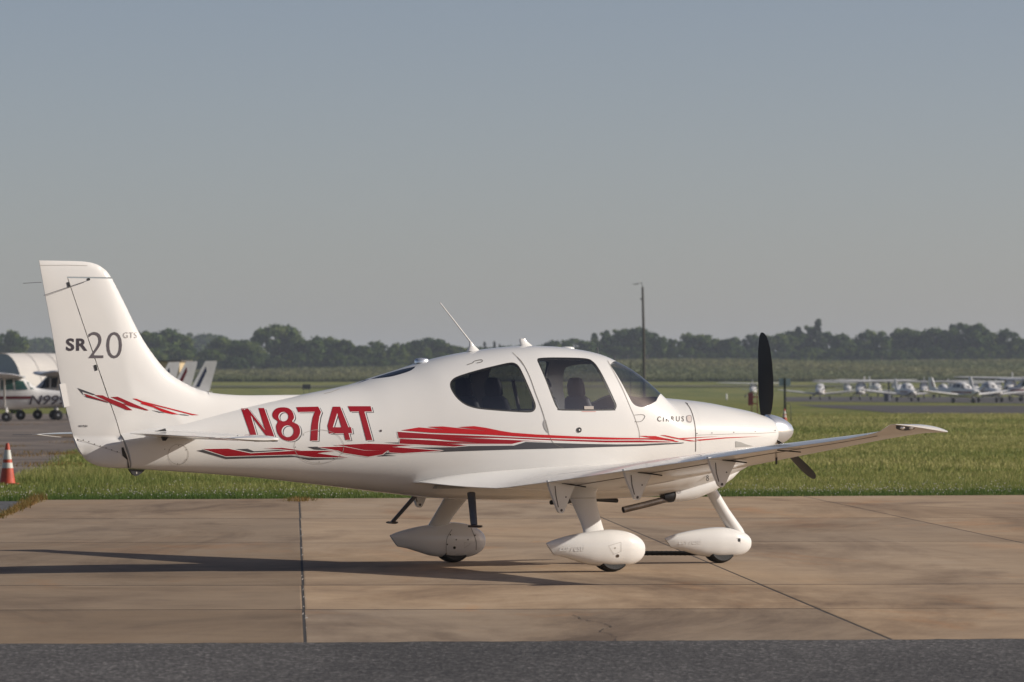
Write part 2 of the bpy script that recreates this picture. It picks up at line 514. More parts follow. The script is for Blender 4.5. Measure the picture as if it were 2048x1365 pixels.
fuselage = hull_part('fuselage', [0], M['paint'])
cowling = hull_part('cowling', [1], M['paint'], 0.0004)
door = hull_part('door', [2], M['paint'], 0.0004, both=False)
door_far = hull_part('door', [2], M['paint'], 0.0004, both=False, side=1)
hull_part('windshield', [3], M['glass_front'], -0.002)
for sd, dd in ((-1, door), (1, door_far)):
    hull_part('aft_skylight', [4], M['glass_black'], -0.001, both=False, side=sd)
    fr = hull_part('rear_window', [6], M['glass_dark'], -0.004, both=False, side=sd)
    hull_part('window_border', [5], M['black'], -0.003, both=False, side=sd, parent=fr)
    hull_part('window_pane', [8], M['glass_side'], -0.004, both=False, side=sd, parent=dd)
    hull_part('window_border', [7], M['black'], -0.003, both=False, side=sd, parent=dd)
hull_part('cabin_lining', [0, 2], M['liner'], -0.03, flip=True, xlim=(-1.75, 1.5))
mb = MB(); zs = np.linspace(.64, 1.5, 5)
bh = hull_pt(np.full(20, -1.72), np.linspace(-math.pi / 2, math.pi / 2, 20)); bz = 1.2
bh = [(p[0], p[1] * .92, bz + (p[2] - bz) * .92) for p in bh]; bh = bh + [(p[0], -p[1], p[2]) for p in bh[::-1]]
mk('rear_bulkhead', bh, [tuple(range(len(bh)))], M['liner'], plane, False)
# tail end cap of the hull
cap = rake(hull_pt(np.full(24, XT), np.linspace(-math.pi / 2, math.pi / 2, 24)))
capv = [tuple(p) for p in cap] + [(p[0], -p[1], p[2]) for p in cap[::-1]]
mk('tail_cap', capv, [tuple(range(len(capv)))], M['paint'], plane, False)

# ---- paint, lettering and gaps that lie on the hull
def on_surface(name, loops_xz, wfun, nfun, mat, off, parent, step=0.03):
    V, T = fill(loops_xz, step)
    if not len(T): return None
    P = np.stack([V[:, 0], -wfun(V[:, 0], V[:, 1]), V[:, 1]], 1); N = nfun(P)
    P = P + N * off
    fn = np.cross(P[T[:, 1]] - P[T[:, 0]], P[T[:, 2]] - P[T[:, 0]])
    sw = (fn * N[T].mean(1)).sum(1) < 0
    T[sw] = T[sw][:, ::-1]
    return mk(name, P, T, mat, parent, True, None, N)

def hull_decal(name, loops_px, mat, off=0.002, parent=None, step=0.03, res=6, y0=-.5):
    out = []
    for L in loops_px:
        p = np.array(resample(L, res)); x, z = hit(p[:, 0], p[:, 1], hull_w, y0)
        out.append(list(zip(x, z)))
    return on_surface(name, out, hull_w, hull_N, mat, off, parent or fuselage, step)

def strip(line, w, closed=False):
    """a px polyline as a thin closed band"""
    P = np.array(line, float); n = len(P)
    L, Rr = [], []
    for i in range(n):
        a = P[i - 1] if (i > 0 or closed) else P[0]; b = P[(i + 1) % n] if (i < n - 1 or closed) else P[-1]
        t = (b - a) / (np.linalg.norm(b - a) + 1e-9); nn = np.array([-t[1], t[0]]) * w / 2
        L.append(tuple(P[i] + nn)); Rr.append(tuple(P[i] - nn))
    return [L, Rr] if closed else [L + Rr[::-1]]

def circ(cx, cy, rx, ry=None, n=20):
    ry = ry or rx
    return [(cx + rx * math.cos(2 * math.pi * k / n), cy + ry * math.sin(2 * math.pi * k / n)) for k in range(n)]

def shift(L, dx, dy): return [(a + dx, b + dy) for a, b in L]

eight = [catmull([(535, 322), (480, 332), (448, 372), (455, 412), (492, 442), (478, 480), (490, 540), (530, 590), (585, 608), (640, 598), (675, 560), (683, 515), (665, 470), (617, 443), (632, 410), (618, 360), (585, 330)], 3), circ(541, 401, 43, 40), circ(577, 525, 52, 50)]
reg_chars = [
    [[(180, 332), (238, 332), (385, 516), (328, 328), (376, 328), (475, 605), (425, 605), (262, 390), (324, 605), (276, 605)]],
    eight,
    [[(650, 320), (838, 316), (862, 362), (848, 400), (838, 460), (832, 605), (770, 605), (778, 480), (790, 410), (808, 360), (668, 362)]],
    [[(962, 316), (1025, 316), (1095, 490), (1118, 490), (1127, 541), (1096, 541), (1112, 598), (1070, 600), (1055, 543), (930, 543), (917, 478)], [(1000, 370), (1036, 491), (962, 491)]],
    [[(1090, 312), (1285, 312), (1297, 358), (1232, 358), (1300, 600), (1248, 602), (1185, 358), (1112, 358)]]]
for ch in reg_chars:
    hull_decal('registration_shadow', [C3(shift(l, 17, 9)) for l in ch], M['charcoal'], 0.0014, fuselage)
    hull_decal('registration_outline', [C3(shift(l, 8.5, 4.5)) for l in ch], M['keyline'], 0.0021, fuselage)
    hull_decal('registration_character', [C3(l) for l in ch], M['dark_red'], 0.0029, fuselage)

def band(xs, up, lo):
    return [(a, b) for a, b in zip(xs, up)] + [(a, b) for a, b in list(zip(xs, lo))[::-1]]
dark = [C3([(-202, 690), (-150, 683), (50, 744), (590, 729), (760, 753), (1070, 760), (760, 769), (640, 744), (50, 761)]),
        C3([(130, 678), (235, 674), (290, 695), (540, 682), (600, 689), (265, 706)]),
        C3([(745, 658), (830, 656), (1000, 685), (860, 687), (800, 680)]),
        C3([(1250, 709), (1430, 692), (1420, 708), (1560, 713), (1385, 724), (1510, 734), (1350, 739)]),
        C3([(1395, 622), (1530, 620), (1560, 632), (1480, 628)]),
        C5([(-190, 1052), (130, 1028), (-100, 1010), (-250, 1005), (215, 1003), (330, 992), (715, 988), (815, 958), (1000, 964), (1300, 973), (1600, 978), (1800, 976), (2160, 962), (2172, 966), (2140, 972), (1800, 992), (1500, 1000), (1150, 1012), (700, 1022), (300, 1035)])]
red_dark = [C3([(-145, 676), (68, 672), (262, 712), (620, 691), (800, 690), (1000, 690), (830, 712), (1095, 747), (800, 746), (640, 723), (50, 738)]),
            C3([(380, 668), (530, 665), (690, 687), (640, 689)]),
            C3([(835, 660), (1055, 655), (1230, 688), (1430, 689), (1385, 722), (1265, 741), (1050, 708), (1010, 690)]),
            C3([(970, 642), (1265, 630), (1660, 641), (1465, 658), (1905, 690), (1560, 711), (1445, 706), (1440, 690), (1230, 685), (1060, 651)]),
            C5([(-278, 870), (0, 889), (500, 908), (1000, 931), (1500, 945), (1800, 944), (2075, 955), (2040, 962), (1500, 962), (1050, 945), (600, 925), (180, 917), (600, 936), (1050, 955), (800, 950), (700, 974), (140, 972), (320, 985), (210, 997), (-120, 978), (-262, 972), (-255, 930), (0, 943), (465, 972), (0, 931), (-270, 923)])]
red_bright = [C5([(-247, 858), (-95, 833), (130, 853), (-20, 828), (110, 825), (500, 866), (240, 830), (375, 822), (480, 837), (600, 862), (700, 878), (900, 893), (1300, 912), (1600, 921), (1900, 926), (1780, 906), (1840, 905), (2010, 926), (2090, 940), (2060, 944), (1850, 936), (1500, 937), (900, 918), (500, 896), (0, 878)]),
              C6([(340, 984), (385, 985), (500, 1010), (850, 994), (530, 1018), (665, 1036), (600, 1037), (440, 1008)]),
              C6([(240, 992), (300, 992), (505, 1040), (480, 1043), (300, 1012)]),
              C6([(640, 1024), (900, 1004), (1215, 994), (900, 1012), (680, 1032)])]
def grow(L, d):
    return inset(resample(L, 8), -d)
for L in dark: hull_decal('livery_stripe', [L], M['charcoal'], 0.0016)
for L in red_dark:
    hull_decal('stripe_keyline', [grow(L, 1.2)], M['keyline'], 0.0022)
for L in red_dark: hull_decal('livery_stripe', [L], M['dark_red'], 0.0029)
for L in red_bright: hull_decal('livery_stripe', [L], M['red'], 0.0036)

# text helper: outlines of Blender's own letters, normalised to a unit box
def text_loops(s, bold=0.0, spacing=1.0):
    cu = bpy.data.curves.new('t', 'FONT'); cu.body = s; cu.offset = bold; cu.space_character = spacing; cu.resolution_u = 4
    o = bpy.data.objects.new('t', cu); COL.objects.link(o)
    bpy.context.view_layer.update()
    ev = o.evaluated_get(bpy.context.evaluated_depsgraph_get()); me = ev.to_mesh()
    co = np.array([v.co[:2] for v in me.vertices]); cnt = {}
    for p in me.polygons:
        for e in p.edge_keys: cnt[e] = cnt.get(e, 0) + 1
    nb = {}
    for (a, b), c in cnt.items():
        if c == 1: nb.setdefault(a, []).append(b); nb.setdefault(b, []).append(a)
    loops = []; seen = set()
    for st in nb:
        if st in seen: continue
        L = [st]; seen.add(st); cur = st
        while True:
            nx = [k for k in nb[cur] if k not in seen]
            if not nx: break
            cur = nx[0]; seen.add(cur); L.append(cur)
        if len(L) > 2: loops.append(co[L])
    ev.to_mesh_clear(); bpy.data.objects.remove(o); bpy.data.curves.remove(cu)
    A = np.concatenate(loops); lo, hi = A.min(0), A.max(0)
    return [((l - lo) / (hi - lo)) for l in loops]

def text_px(s, x0, y0, x1, y1, bold=0.0, spacing=1.0, slant=0.0):
    return [[(x0 + u * (x1 - x0) + slant * v * (y1 - y0), y1 - v * (y1 - y0)) for u, v in L] for L in text_loops(s, bold, spacing)]

hull_decal('maker_lettering', text_px('CIRRUS', 1314.5, 833.2, 1367.7, 843.6, 0.012, 1.45), plain('maker_grey', (.17, .155, .145), .9, spec=.05), 0.0028, cowling, res=2)
hull_decal('emblem', [catmull(C6([(568, 822), (607, 818), (610, 872), (585, 878), (568, 862)]), 3)], M['fin_pale'], 0.0026, cowling, res=2)
hull_decal('emblem_centre', [catmull(C6([(573, 826), (602, 823), (604, 862), (586, 866), (574, 856)]), 3)], plain('emblem_pale', (.58, .50, .46), .4), 0.0032, cowling, res=2)

# gaps, screws, panels
def seam(pts, w=1.0, mat=None, parent=None, closed=False, off=0.0030):
    hull_decal('panel_seam', strip(catmull(pts, 4, closed), w, closed), mat or M['seam'], off, parent, res=4, step=.05)
seam(C5([(745, 235), (790, 285), (850, 400), (900, 540), (960, 700), (1010, 880), (1050, 965), (1140, 1010)]), 1.1, parent=door)
seam(C5([(1515, 265), (1560, 345), (1640, 500), (1700, 640), (1750, 760), (1785, 870), (1785, 940)]), 0.9, M['seam_pale'], parent=door)
seam(C5([(705, 195), (745, 235), (800, 305)]), 0.9, M['seam_pale'])
seam(C6([(560, 706), (600, 760), (630, 850), (645, 960), (645, 1125)]), 1.1, M['seam'], cowling)
seam(C6([(645, 985), (900, 976), (1200, 968), (1330, 960)]), 0.7, M['seam_pale'], cowling)
seam(circ(638, 893.5, 49.5, 33.4, 28), 0.7, M['seam_pale'], closed=True, off=.0034)
seam(circ(356.5, 909, 20.5, 20, 24), 0.8, M['seam_pale'], closed=True)
seam(C5([(1745, 728), (1815, 725), (1832, 745), (1800, 782), (1745, 785)]), 0.9, M['seam'], cowling)
def screws(pts, parent=None, r=1.15, mat=None):
    for (a, b) in pts: hull_decal('screw', [circ(a, b, r, r, 8)], mat or M['screw'], 0.0032, parent, res=9)
screws(C6([(657, 970), (783, 966), (970, 960), (1155, 952), (1322, 945), (575, 718)]), cowling)
screws(C3([(712, 556), (842, 524), (970, 545), (643, 660), (845, 786), (1055, 660), (970, 755), (715, 758)]), r=.95)
screws(C2([(1523, 648), (1590, 682), (1588, 766), (1515, 802), (1443, 684), (1405, 678), (1203, 637)]), r=.9)
screws(C3([(1372, 521)]), r=2.4, mat=M['grey_metal'])
screws(C3([(1372, 521)]), r=1.2, mat=M['maroon'])
hull_decal('door_handle_recess', [catmull(C5([(985, 766), (1000, 815), (1013, 876), (990, 866), (967, 822), (967, 785)]), 3)], plain('handle_grey', (.33, .32, .31), .5), 0.0030, fuselage, res=3)
hull_decal('door_lock', [circ(*C5([(1271, 855)])[0], 4.9, 5.3, 14)], M['black'], 0.0060, door, res=3)
hull_decal('lock_centre', [circ(*C5([(1273, 855)])[0], 1.5, 1.9, 8)], M['chrome'], 0.0072, door, res=3)
hull_decal('window_placard', [C5([(1315, 652), (1395, 652), (1397, 679), (1317, 679)])], plain('placard_paper', (.42, .37, .33), .7), 0.0015, door, res=4)
hull_decal('red_notice', [C5([(1293, 695), (1416, 695), (1416, 700), (1293, 700)])], plain('notice_red', (.6, .28, .25), .6), 0.0030, door, res=4)
hull_decal('roof_vent', strip(catmull(C5([(318, 300), (365, 285), (380, 270), (440, 258), (444, 276), (400, 285)]), 3, False), 1.2), M['seam'], 0.004, res=3, y0=-.4)
hull_decal('small_notice', strip(C3([(890, 205), (950, 192), (1020, 165)]), 0.8), M['seam_pale'], 0.003, res=3)
hull_decal('cowl_vent', [C6([(985, 1036), (1030, 1045), (1080, 1065), (1135, 1078), (985, 1088)])], plain('vent_grey', (.36, .35, .33), .5), 0.0030, cowling, res=3)
for cx, cy, r in ((1395.5, 957.5, 3.2), (1396.5, 954.5, 2.4)):
    pass

# ---- fin and rudder
fin_edge = [(-2.20, 1.580), (-2.30, 1.588), (-2.45, 1.589), (-2.711, 1.587), (-3.014, 1.586), (-3.265, 1.603), (-3.40, 1.630), (-3.514, 1.669), (-3.713, 1.775), (-3.861, 1.921), (-4.009, 2.119), (-4.156, 2.382), (-4.254, 2.556), (-4.327, 2.665), (-4.380, 2.705), (-4.440, 2.735), (-4.546, 2.756), (-4.75, 2.760), (-4.991, 2.760)]
fin_edge = catmull(fin_edge, 4, closed=False)
te_edge = catmull([(-4.991, 2.760), (-4.933, 2.462), (-4.861, 2.114), (-4.789, 1.722), (-4.716, 1.416), (-4.643, 1.175), (-4.585, 1.075), (-4.520, 1.010), (-4.420, 0.968), (-4.300, 0.950), (-4.118, 0.942)], 4, closed=False)
def seg_dist(P, line):
    L = np.array(line); best = np.full(len(P), 9.0)
    for a, b in zip(L[:-1], L[1:]):
        d = b - a; t = np.clip(((P - a) @ d) / (d @ d + 1e-12), 0, 1)
        best = np.minimum(best, np.linalg.norm(P - (a + t[:, None] * d), axis=1))
    return best
te_low = [p for p in te_edge if p[1] < 1.07]
fin_tm = pchip([0.9, 1.25, 1.6, 2.2, 2.62, 2.76], [0.098, 0.090, 0.072, 0.052, 0.040, 0.034])
def fin_t(x, z):
    P = np.stack([np.atleast_1d(x), np.atleast_1d(z)], 1).astype(float)
    d = np.clip(seg_dist(P, fin_edge) / 0.24, 0, 1); e = seg_dist(P, te_edge); lo = np.clip(seg_dist(P, te_low) / .13, 0, 1)
    t = fin_tm(P[:, 1]) * np.sqrt(1 - (1 - d) ** 2) * np.clip(e / 0.62, 0, 1) ** 0.85
    t = np.where(P[:, 1] < 1.2, np.maximum(t, .075 * np.sqrt(np.maximum(1 - (1 - lo) ** 2, 0)) * np.clip((P[:, 0] + 4.75) / .5, 0, 1)), t)
    return t + 0.003
def fin_N(P):
    e = 6e-3
    x, z = P[:, 0], P[:, 2]
    g = np.stack([-(fin_t(x + e, z) - fin_t(x - e, z)) / (2 * e), -np.ones(len(P)), -(fin_t(x, z + e) - fin_t(x, z - e)) / (2 * e)], 1)
    g[:, 0] = np.clip(g[:, 0], -6, 6); g[:, 2] = np.clip(g[:, 2], -6, 6)
    return g / np.linalg.norm(g, axis=1, keepdims=True)

def sheet_solid(name, loop, mat, parent, step=0.035):
    loop = resample(loop, step)
    V, T = fill([loop], step); n = len(V)
    t = fin_t(V[:, 0], V[:, 1])
    A = np.stack([V[:, 0], -t, V[:, 1]], 1); B = A * np.array([1, -1, 1])
    N = fin_N(A)
    fn = np.cross(A[T[:, 1]] - A[T[:, 0]], A[T[:, 2]] - A[T[:, 0]])
    sw = (fn * N[T].mean(1)).sum(1) < 0
    T[sw] = T[sw][:, ::-1]
    cnt = {}
    for f in T:
        for a, b in ((f[0], f[1]), (f[1], f[2]), (f[2], f[0])): cnt[(a, b)] = 1
    edge = [(a, b) for (a, b) in cnt if (b, a) not in cnt]
    faces = [tuple(f) for f in T] + [tuple(f[::-1] + n) for f in T] + [(b, a, a + n, b + n) for a, b in edge]
    return mk(name, np.concatenate([A, B]), faces, mat, parent, True, 50)

HG = lambda z: -4.117 + (z - 0.939) * (-4.726 + 4.117) / (2.613 - 0.939)     # hinge line
gap = 0.0045
f_loop = [p for p in fin_edge if p[1] <= 2.60 and not (p[0] < -4.3 and p[1] > 2.60)]
f_loop = f_loop + [(-4.285, 2.609), (HG(2.609) + gap, 2.609), (HG(1.9) + gap, 1.9), (HG(0.965) + gap, 0.965), (-4.16, 1.19), (-3.85, 1.275), (-3.6, 1.315), (-3.0, 1.42), (-2.55, 1.50), (-2.25, 1.565)]
fin = sheet_solid('vertical_fin', f_loop, M['paint'], plane)
r_loop = [p for p in fin_edge if p[1] > 2.622 and p[0] < -4.29] + te_edge[1:] + [(HG(0.942) - gap, 0.942), (HG(1.9) - gap, 1.9), (HG(2.619) - gap, 2.622)]
r_loop = [(-4.298, 2.622)] + r_loop
rudder = sheet_solid('rudder', r_loop, M['paint'], plane)
# dark gap filler behind the hinge line
mb = MB(); mb.prism([(HG(1.2) + .02, 1.2), (HG(2.60) + .02, 2.60), (HG(2.60) - .02, 2.60), (HG(1.2) - .02, 1.2)], -.012, .012); mb.build('hinge_spar', M['black'], fin)

def fin_decal(name, loops_px, mat, off, parent, res=4, step=.03):
    out = []
    for L in loops_px:
        p = np.array(resample(L, res)); x, z = hit(p[:, 0], p[:, 1], lambda x, z: fin_t(x, z), -.05, 12)
        out.append(list(zip(x, z)))
    return on_surface(name, out, fin_t, fin_N, mat, off, parent, step)

fin_decal('model_lettering', text_px('SR', 132.4, 677.0, 174.8, 702.2, 0.028, 1.12), M['fin_dark'], 0.003, rudder, res=3)
fin_decal('model_lettering', text_px('20', 176.3, 664.4, 243.8, 717.3, -0.012), M['fin_grey'], 0.003, fin, res=3)
fin_decal('model_lettering', text_px('GTS', 246.3, 665.2, 273.6, 676.5, -0.008, 1.1), M['fin_pale'], 0.0045, fin, res=2, step=.012)
fin_decal('small_notice', text_px('NO PUSH', 157.2, 850.4, 174.8, 854.6, 0.02), M['fin_dark'], 0.003, rudder, res=1.5)
F_dark = [[(660, 155), (815, 211), (795, 216), (700, 186), (716, 222)], [(1290, 345), (1345, 354), (1405, 371), (1355, 365)], [(1515, 378), (1580, 382), (1622, 395), (1545, 387)], [(715, 223), (918, 277), (925, 284), (740, 236)]]
F_dred = [[(716, 204), (745, 212), (900, 266), (922, 278), (740, 230)], [(805, 215), (875, 218), (910, 235), (1040, 285), (1130, 345), (1085, 345), (940, 285), (905, 262)], [(945, 233), (1005, 230), (1090, 268), (1270, 345), (1250, 348), (1130, 318), (1040, 288), (1075, 288)]]
F_red = [[(1130, 245), (1165, 247), (1215, 268), (1640, 376), (1698, 387), (1640, 388), (1275, 292), (1360, 325), (1480, 365), (1530, 382), (1470, 380), (1390, 362), (1310, 322), (1200, 290), (1210, 282)]]
def fin_or_rudder(L): return rudder if np.mean([p[0] for p in L]) < 905 else fin
for L in F_dark: fin_decal('livery_stripe', [C2(L)], M['charcoal'], 0.0022, fin_or_rudder(L))
for L in F_dred: fin_decal('livery_stripe', [C2(L)], M['dark_red'], 0.0030, fin_or_rudder(L))
for L in F_red:
    p = np.array(resample(C2(L), 5))
    fin_decal('livery_stripe', [C2(L)], M['red'], 0.0030, fin)
# hinges, trim tab, static wicks, screws on the rudder
for q in ([(568, 278), (588, 274), (600, 318), (580, 324)], [(800, 985), (822, 980), (833, 1028), (812, 1034)]):
    fin_decal('hinge', [C1(q)], M['black'], 0.004, rudder)
fin_decal('hinge', [C2([(1035, 665), (1052, 660), (1090, 760), (1102, 835), (1090, 845), (1085, 770), (1045, 735)])], M['black'], 0.004, rudder)
fin_decal('balance_bolt', [circ(*C1([(755, 252)])[0], 3.2, 2.8, 10)], M['black'], 0.004, fin, res=3)
tabx = np.array([at_plane(a, b, 0) for a, b in C1([(503, 1148), (552, 1140), (586, 1335), (544, 1346)])])
MB().prism([tuple(p) for p in tabx], -.013, .013).build('trim_tab', M['paint'], rudder)
for (a, b) in C2([(710, 601), (757, 613), (806, 634), (855, 651), (904, 667), (952, 684), (1000, 700)]):
    fin_decal('screw', [circ(a, b, 1.15, 1.15, 8)], M['screw'], 0.003, rudder, res=9)
fin_decal('panel_seam', strip(C2([(640, 585), (800, 637), (1030, 712)]), 0.7), M['seam_pale'], 0.0022, rudder)
fin_decal('panel_seam', strip(C1([(335, 133), (560, 131), (745, 136)]), 0.7), M['seam_pale'], 0.0022, rudder)
w0 = at_plane(83, 565, 0); w1 = at_plane(46, 567, 0)
MB().tube([(w0[0], 0, w0[1]), (w1[0], 0, w1[1])], .003, 6).build('static_wick', M['grey_metal'], rudder)
w0 = at_plane(177, 561, -.05); w1 = at_plane(90, 591, -.08)
MB().tube([(w0[0], -.052, w0[1]), (w1[0], -.055, w1[1])], .0028, 6).build('static_wick', M['grey_metal'], rudder)
MB().prism([tuple(at_plane(a, b, 0)) for a, b in C2([(1096, 845), (1235, 852), (1215, 872), (1180, 900), (1155, 906), (1130, 895), (1108, 868)])], -.012, .012).build('tail_tiedown', M['black'], plane)
MB().prism([tuple(at_plane(a, b, 0)) for a, b in circ(*C2([(1160, 880)])[0], 1.4, 2.6, 8)], -.014, .014).build('tiedown_hole', M['seam_pale'], plane)

# ---- wings and tailplane
def foil(nx, xi0, xi1):
    t = np.linspace(0, 1, nx)
    xi = xi0 + (xi1 - xi0) * (1 - np.cos(t * math.pi / 2)) if xi0 == 0 else np.linspace(xi0, xi1, nx)
    return xi
def yt(xi): return 5 * (0.2969 * np.sqrt(xi) - 0.1260 * xi - 0.3516 * xi ** 2 + 0.2843 * xi ** 3 - 0.1030 * xi ** 4)
class Wing:
    def __init__(s, tab, camber=0.018, lin=False):
        tab = np.array(tab); s.f = [pchip(tab[:, 0], tab[:, k]) for k in range(1, 6)]; s.cam = camber
    def ring(s, y, xi0, xi1, side, nx=18, gap=0.0):
        xle, xte, zle, zte, tc = [float(g(y)) for g in s.f]
        c = xle - xte
        xi = foil(nx, xi0, xi1)
        cam = s.cam * c * 4 * xi * (1 - xi) * .8
        th = yt(xi) * tc * c + 0.0015
        bx = xle - c * xi; bz = zle + (zte - zle) * xi + cam
        up = [(bx[i], side * y, bz[i] + th[i]) for i in range(nx)]
        lo = [(bx[i], side * y, bz[i] - th[i] * .92) for i in range(nx)]
        return up[::-1] + (lo[1:] if xi0 == 0 else lo)
    def loft(s, name, ys, xi0, xi1, side, mat, parent, nx=18):
        return MB().rings([s.ring(y, xi0, xi1, side, nx) for y in ys]).build(name, mat, parent, True, 35)
    def merged(s, name, spans, side, mat, parent):
        mb = MB()
        for ys, a, b in spans: mb.rings([s.ring(y, a, b, side, 20) for y in ys])
        return mb.build(name, mat, parent, True, 35)
    def at(s, y, xi, lower=True):
        xle, xte, zle, zte, tc = [float(g(y)) for g in s.f]; c = xle - xte
        z = zle + (zte - zle) * xi + s.cam * c * 3.2 * xi * (1 - xi)
        return xle - c * xi, z + (-.92 if lower else 1) * float(yt(np.array(xi))) * tc * c

#            |y|   xle    xte    zle    zte    thick
W_TAB = [(0.25, 0.800, -1.42, 0.820, 0.790, 0.115),
         (0.42, 0.797, -1.40, 0.815, 0.800, 0.112),
         (0.52, 0.794, -1.28, 0.812, 0.785, 0.118),
         (0.62, 0.792, -1.05, 0.812, 0.762, 0.130),
         (0.75, 0.790, -0.80, 0.820, 0.747, 0.150),
         (0.95, 0.790, -0.715, 0.838, 0.768, 0.158),
         (2.50, 0.795, -0.285, 1.005, 0.955, 0.150),
         (3.80, 0.805, 0.075, 1.150, 1.115, 0.140),
         (4.85, 0.815, 0.360, 1.265, 1.248, 0.135),
         (5.05, 0.817, 0.375, 1.282, 1.283, 0.140),
         (5.15, 0.830, 0.355, 1.290, 1.308, 0.135),
         (5.25, 0.848, 0.320, 1.292, 1.328, 0.115),
         (5.33, 0.858, 0.292, 1.287, 1.341, 0.085),
         (5.375, 0.855, 0.286, 1.283, 1.347, 0.055),
         (5.40, 0.825, 0.300, 1.284, 1.347, 0.022)]
wing_def = Wing(W_TAB)
lin = lambda a, b, n: list(np.linspace(a, b, n))
for side in (-1, 1):
    wing = wing_def.merged('wing', [([.25, .34, .42, .47, .52, .57, .62, .68, .75, .85, .95, 1.0], 0, 1.0),
                                    (lin(1.0, 4.90, 14), 0, .742), (lin(4.90, 5.40, 18), 0, 1.0)], side, M['paint'], plane)
    wing_def.loft('flap', lin(1.006, 3.10, 8), .750, 1.0, side, M['paint'], wing, 8)
    wing_def.loft('aileron', lin(3.112, 4.892, 8), .750, 1.0, side, M['paint'], wing, 8)
    # dark filler in the flap slot
    mb = MB()
    mb.rings([[(p[0], p[1], p[2]) for p in wing_def.ring(y, .735, .757, side, 3)] for y in lin(1.02, 4.88, 10)])
    o = mb.build('flap_slot', M['seam'], wing); o.data.transform(Matrix.Translation((0, 0, -.0025)))
    for yb, sc in ((1.27, 1.0), (2.17, .92), (3.13, .88)):
        x0, z0 = wing_def.at(yb, .99); x1, z1 = wing_def.at(yb, .77)
        zt = max(z0, z1)
        pts = catmull([(x0 + .01, z0 + .02), (x0 + .04, z0 - .07 * sc), (x0 + .10, z0 - .21 * sc), (x0 + .125, z0 - .262 * sc), (x0 + .155, z0 - .275 * sc), (x0 + .185, z0 - .255 * sc), (x0 + .235, z0 - .15 * sc), (x0 + .285, z0 - .05 * sc), (x0 + .31, z1 + .02)], 3, closed=False)
        br = MB().prism(pts, side * yb - .016, side * yb + .016).build('hinge_bracket', M['paint'], wing)
        MB().lathe([(.0125, -.019), (.0125, .019)], (x0 + .153, side * yb, z0 - .248 * sc), 'y', 10).build('bracket_bolt', M['screw'], br)
        MB().lathe([(.007, -.0185), (.007, .0185)], (x0 + .20, side * yb, z0 - .13 * sc), 'y', 8).build('bracket_bolt', M['screw'], br)
        MB().tube([(x0 + .085, side * yb - .018, z0 - .03), (x0 + .095, side * yb - .018, z0 - .12), (x0 + .12, side * yb - .018, z0 - .22 * sc)], .004, 6).build('hinge_gap', M['seam'], br)
        MB().tube([(x0 + .15, side * yb - .03, z0 - .005), (x0 + .40, side * yb - .03, z1 - .022)], .007, 6).build('push_rod', M['black'], br)
    # tip lights
    xl, zl = wing_def.at(5.34, .28)
    nav = MB(); nav.lathe([(.0, -.10), (.016, -.088), (.026, -.05), (.029, 0), (.026, .05), (.016, .088), (0.0, .10)], (0.44, side * 5.345, 1.322), 'x', 12, False)
    nl = nav.build('wing_tip_light', M['grey_metal'], wing)
    for dx in (-.045, .04):
        MB().lathe([(.0, -.026), (.012, -.02), (.018, 0), (.012, .02), (0, .026)], (.44 + dx, side * 5.362, 1.318), 'x', 10, False).build('lamp', M['chrome'], nl)
    # pitot tube under the starboard wing, aileron trim rod
    a, b = wing_def.at(3.9, .80); MB().tube([(a - .12, side * 3.9, b - .004), (a + .12, side * 3.9, b - .022)], .006, 6).build('aileron_rod', M['black'], wing)
    a, b = wing_def.at(3.4, .42); MB().prism([(a - .008, b + .02), (a + .008, b + .02), (a + .006, b - .06), (a - .006, b - .06)], side * 3.4 - .006, side * 3.4 + .006).build('tiedown_ring', M['black'], wing)

T_TAB = [(0.05, -3.47, -4.190, 1.235, 1.250, 0.11), (0.30, -3.50, -4.190, 1.232, 1.250, 0.11), (1.20, -3.57, -4.155, 1.222, 1.236, 0.10),
         (1.84, -3.62, -4.150, 1.214, 1.226, 0.10), (1.93, -3.66, -4.140, 1.213, 1.224, 0.09), (1.98, -3.74, -4.11, 1.213, 1.222, 0.05)]
tail_def = Wing(T_TAB, 0.0)
for side in (-1, 1):
    st = tail_def.merged('horizontal_stabilizer', [([.05, .10, .16], 0, .60), (lin(.16, 1.70, 8), 0, .60), ([1.70, 1.78], 0, .40), ], side, M['paint'], plane)
    tail_def.loft('elevator', lin(.17, 1.70, 8), .612, 1.0, side, M['paint'], st, 8)
    tail_def.loft('elevator_horn', [1.79, 1.84, 1.9, 1.94, 1.96, 1.975, 1.98], 0, 1.0, side, M['paint'], st, 14)
    tail_def.loft('elevator_slot', lin(.18, 1.70, 5), .592, .616, side, M['black'], st, 3).data.transform(Matrix.Translation((0, 0, -.0015)))
    a, b = tail_def.at(.42, .70, False)
    MB().prism([(a - .09, b + .004), (a + .01, b + .03), (a + .02, b + .005)], side * .42 - .006, side * .42 + .006).build('elevator_hinge', M['black'], st)
    a, b = tail_def.at(.42, .70, True)
    MB().prism([(a - .03, b + .01), (a + .05, b + .01), (a + .01, b - .035), (a - .01, b - .035)], side * .42 - .012, side * .42 + .012).build('elevator_hinge', M['black'], st)
    MB().tube([(-4.15, side * 1.90, 1.225), (-4.33, side * 1.93, 1.225)], .003, 6).build('static_wick', M['grey_metal'], st)

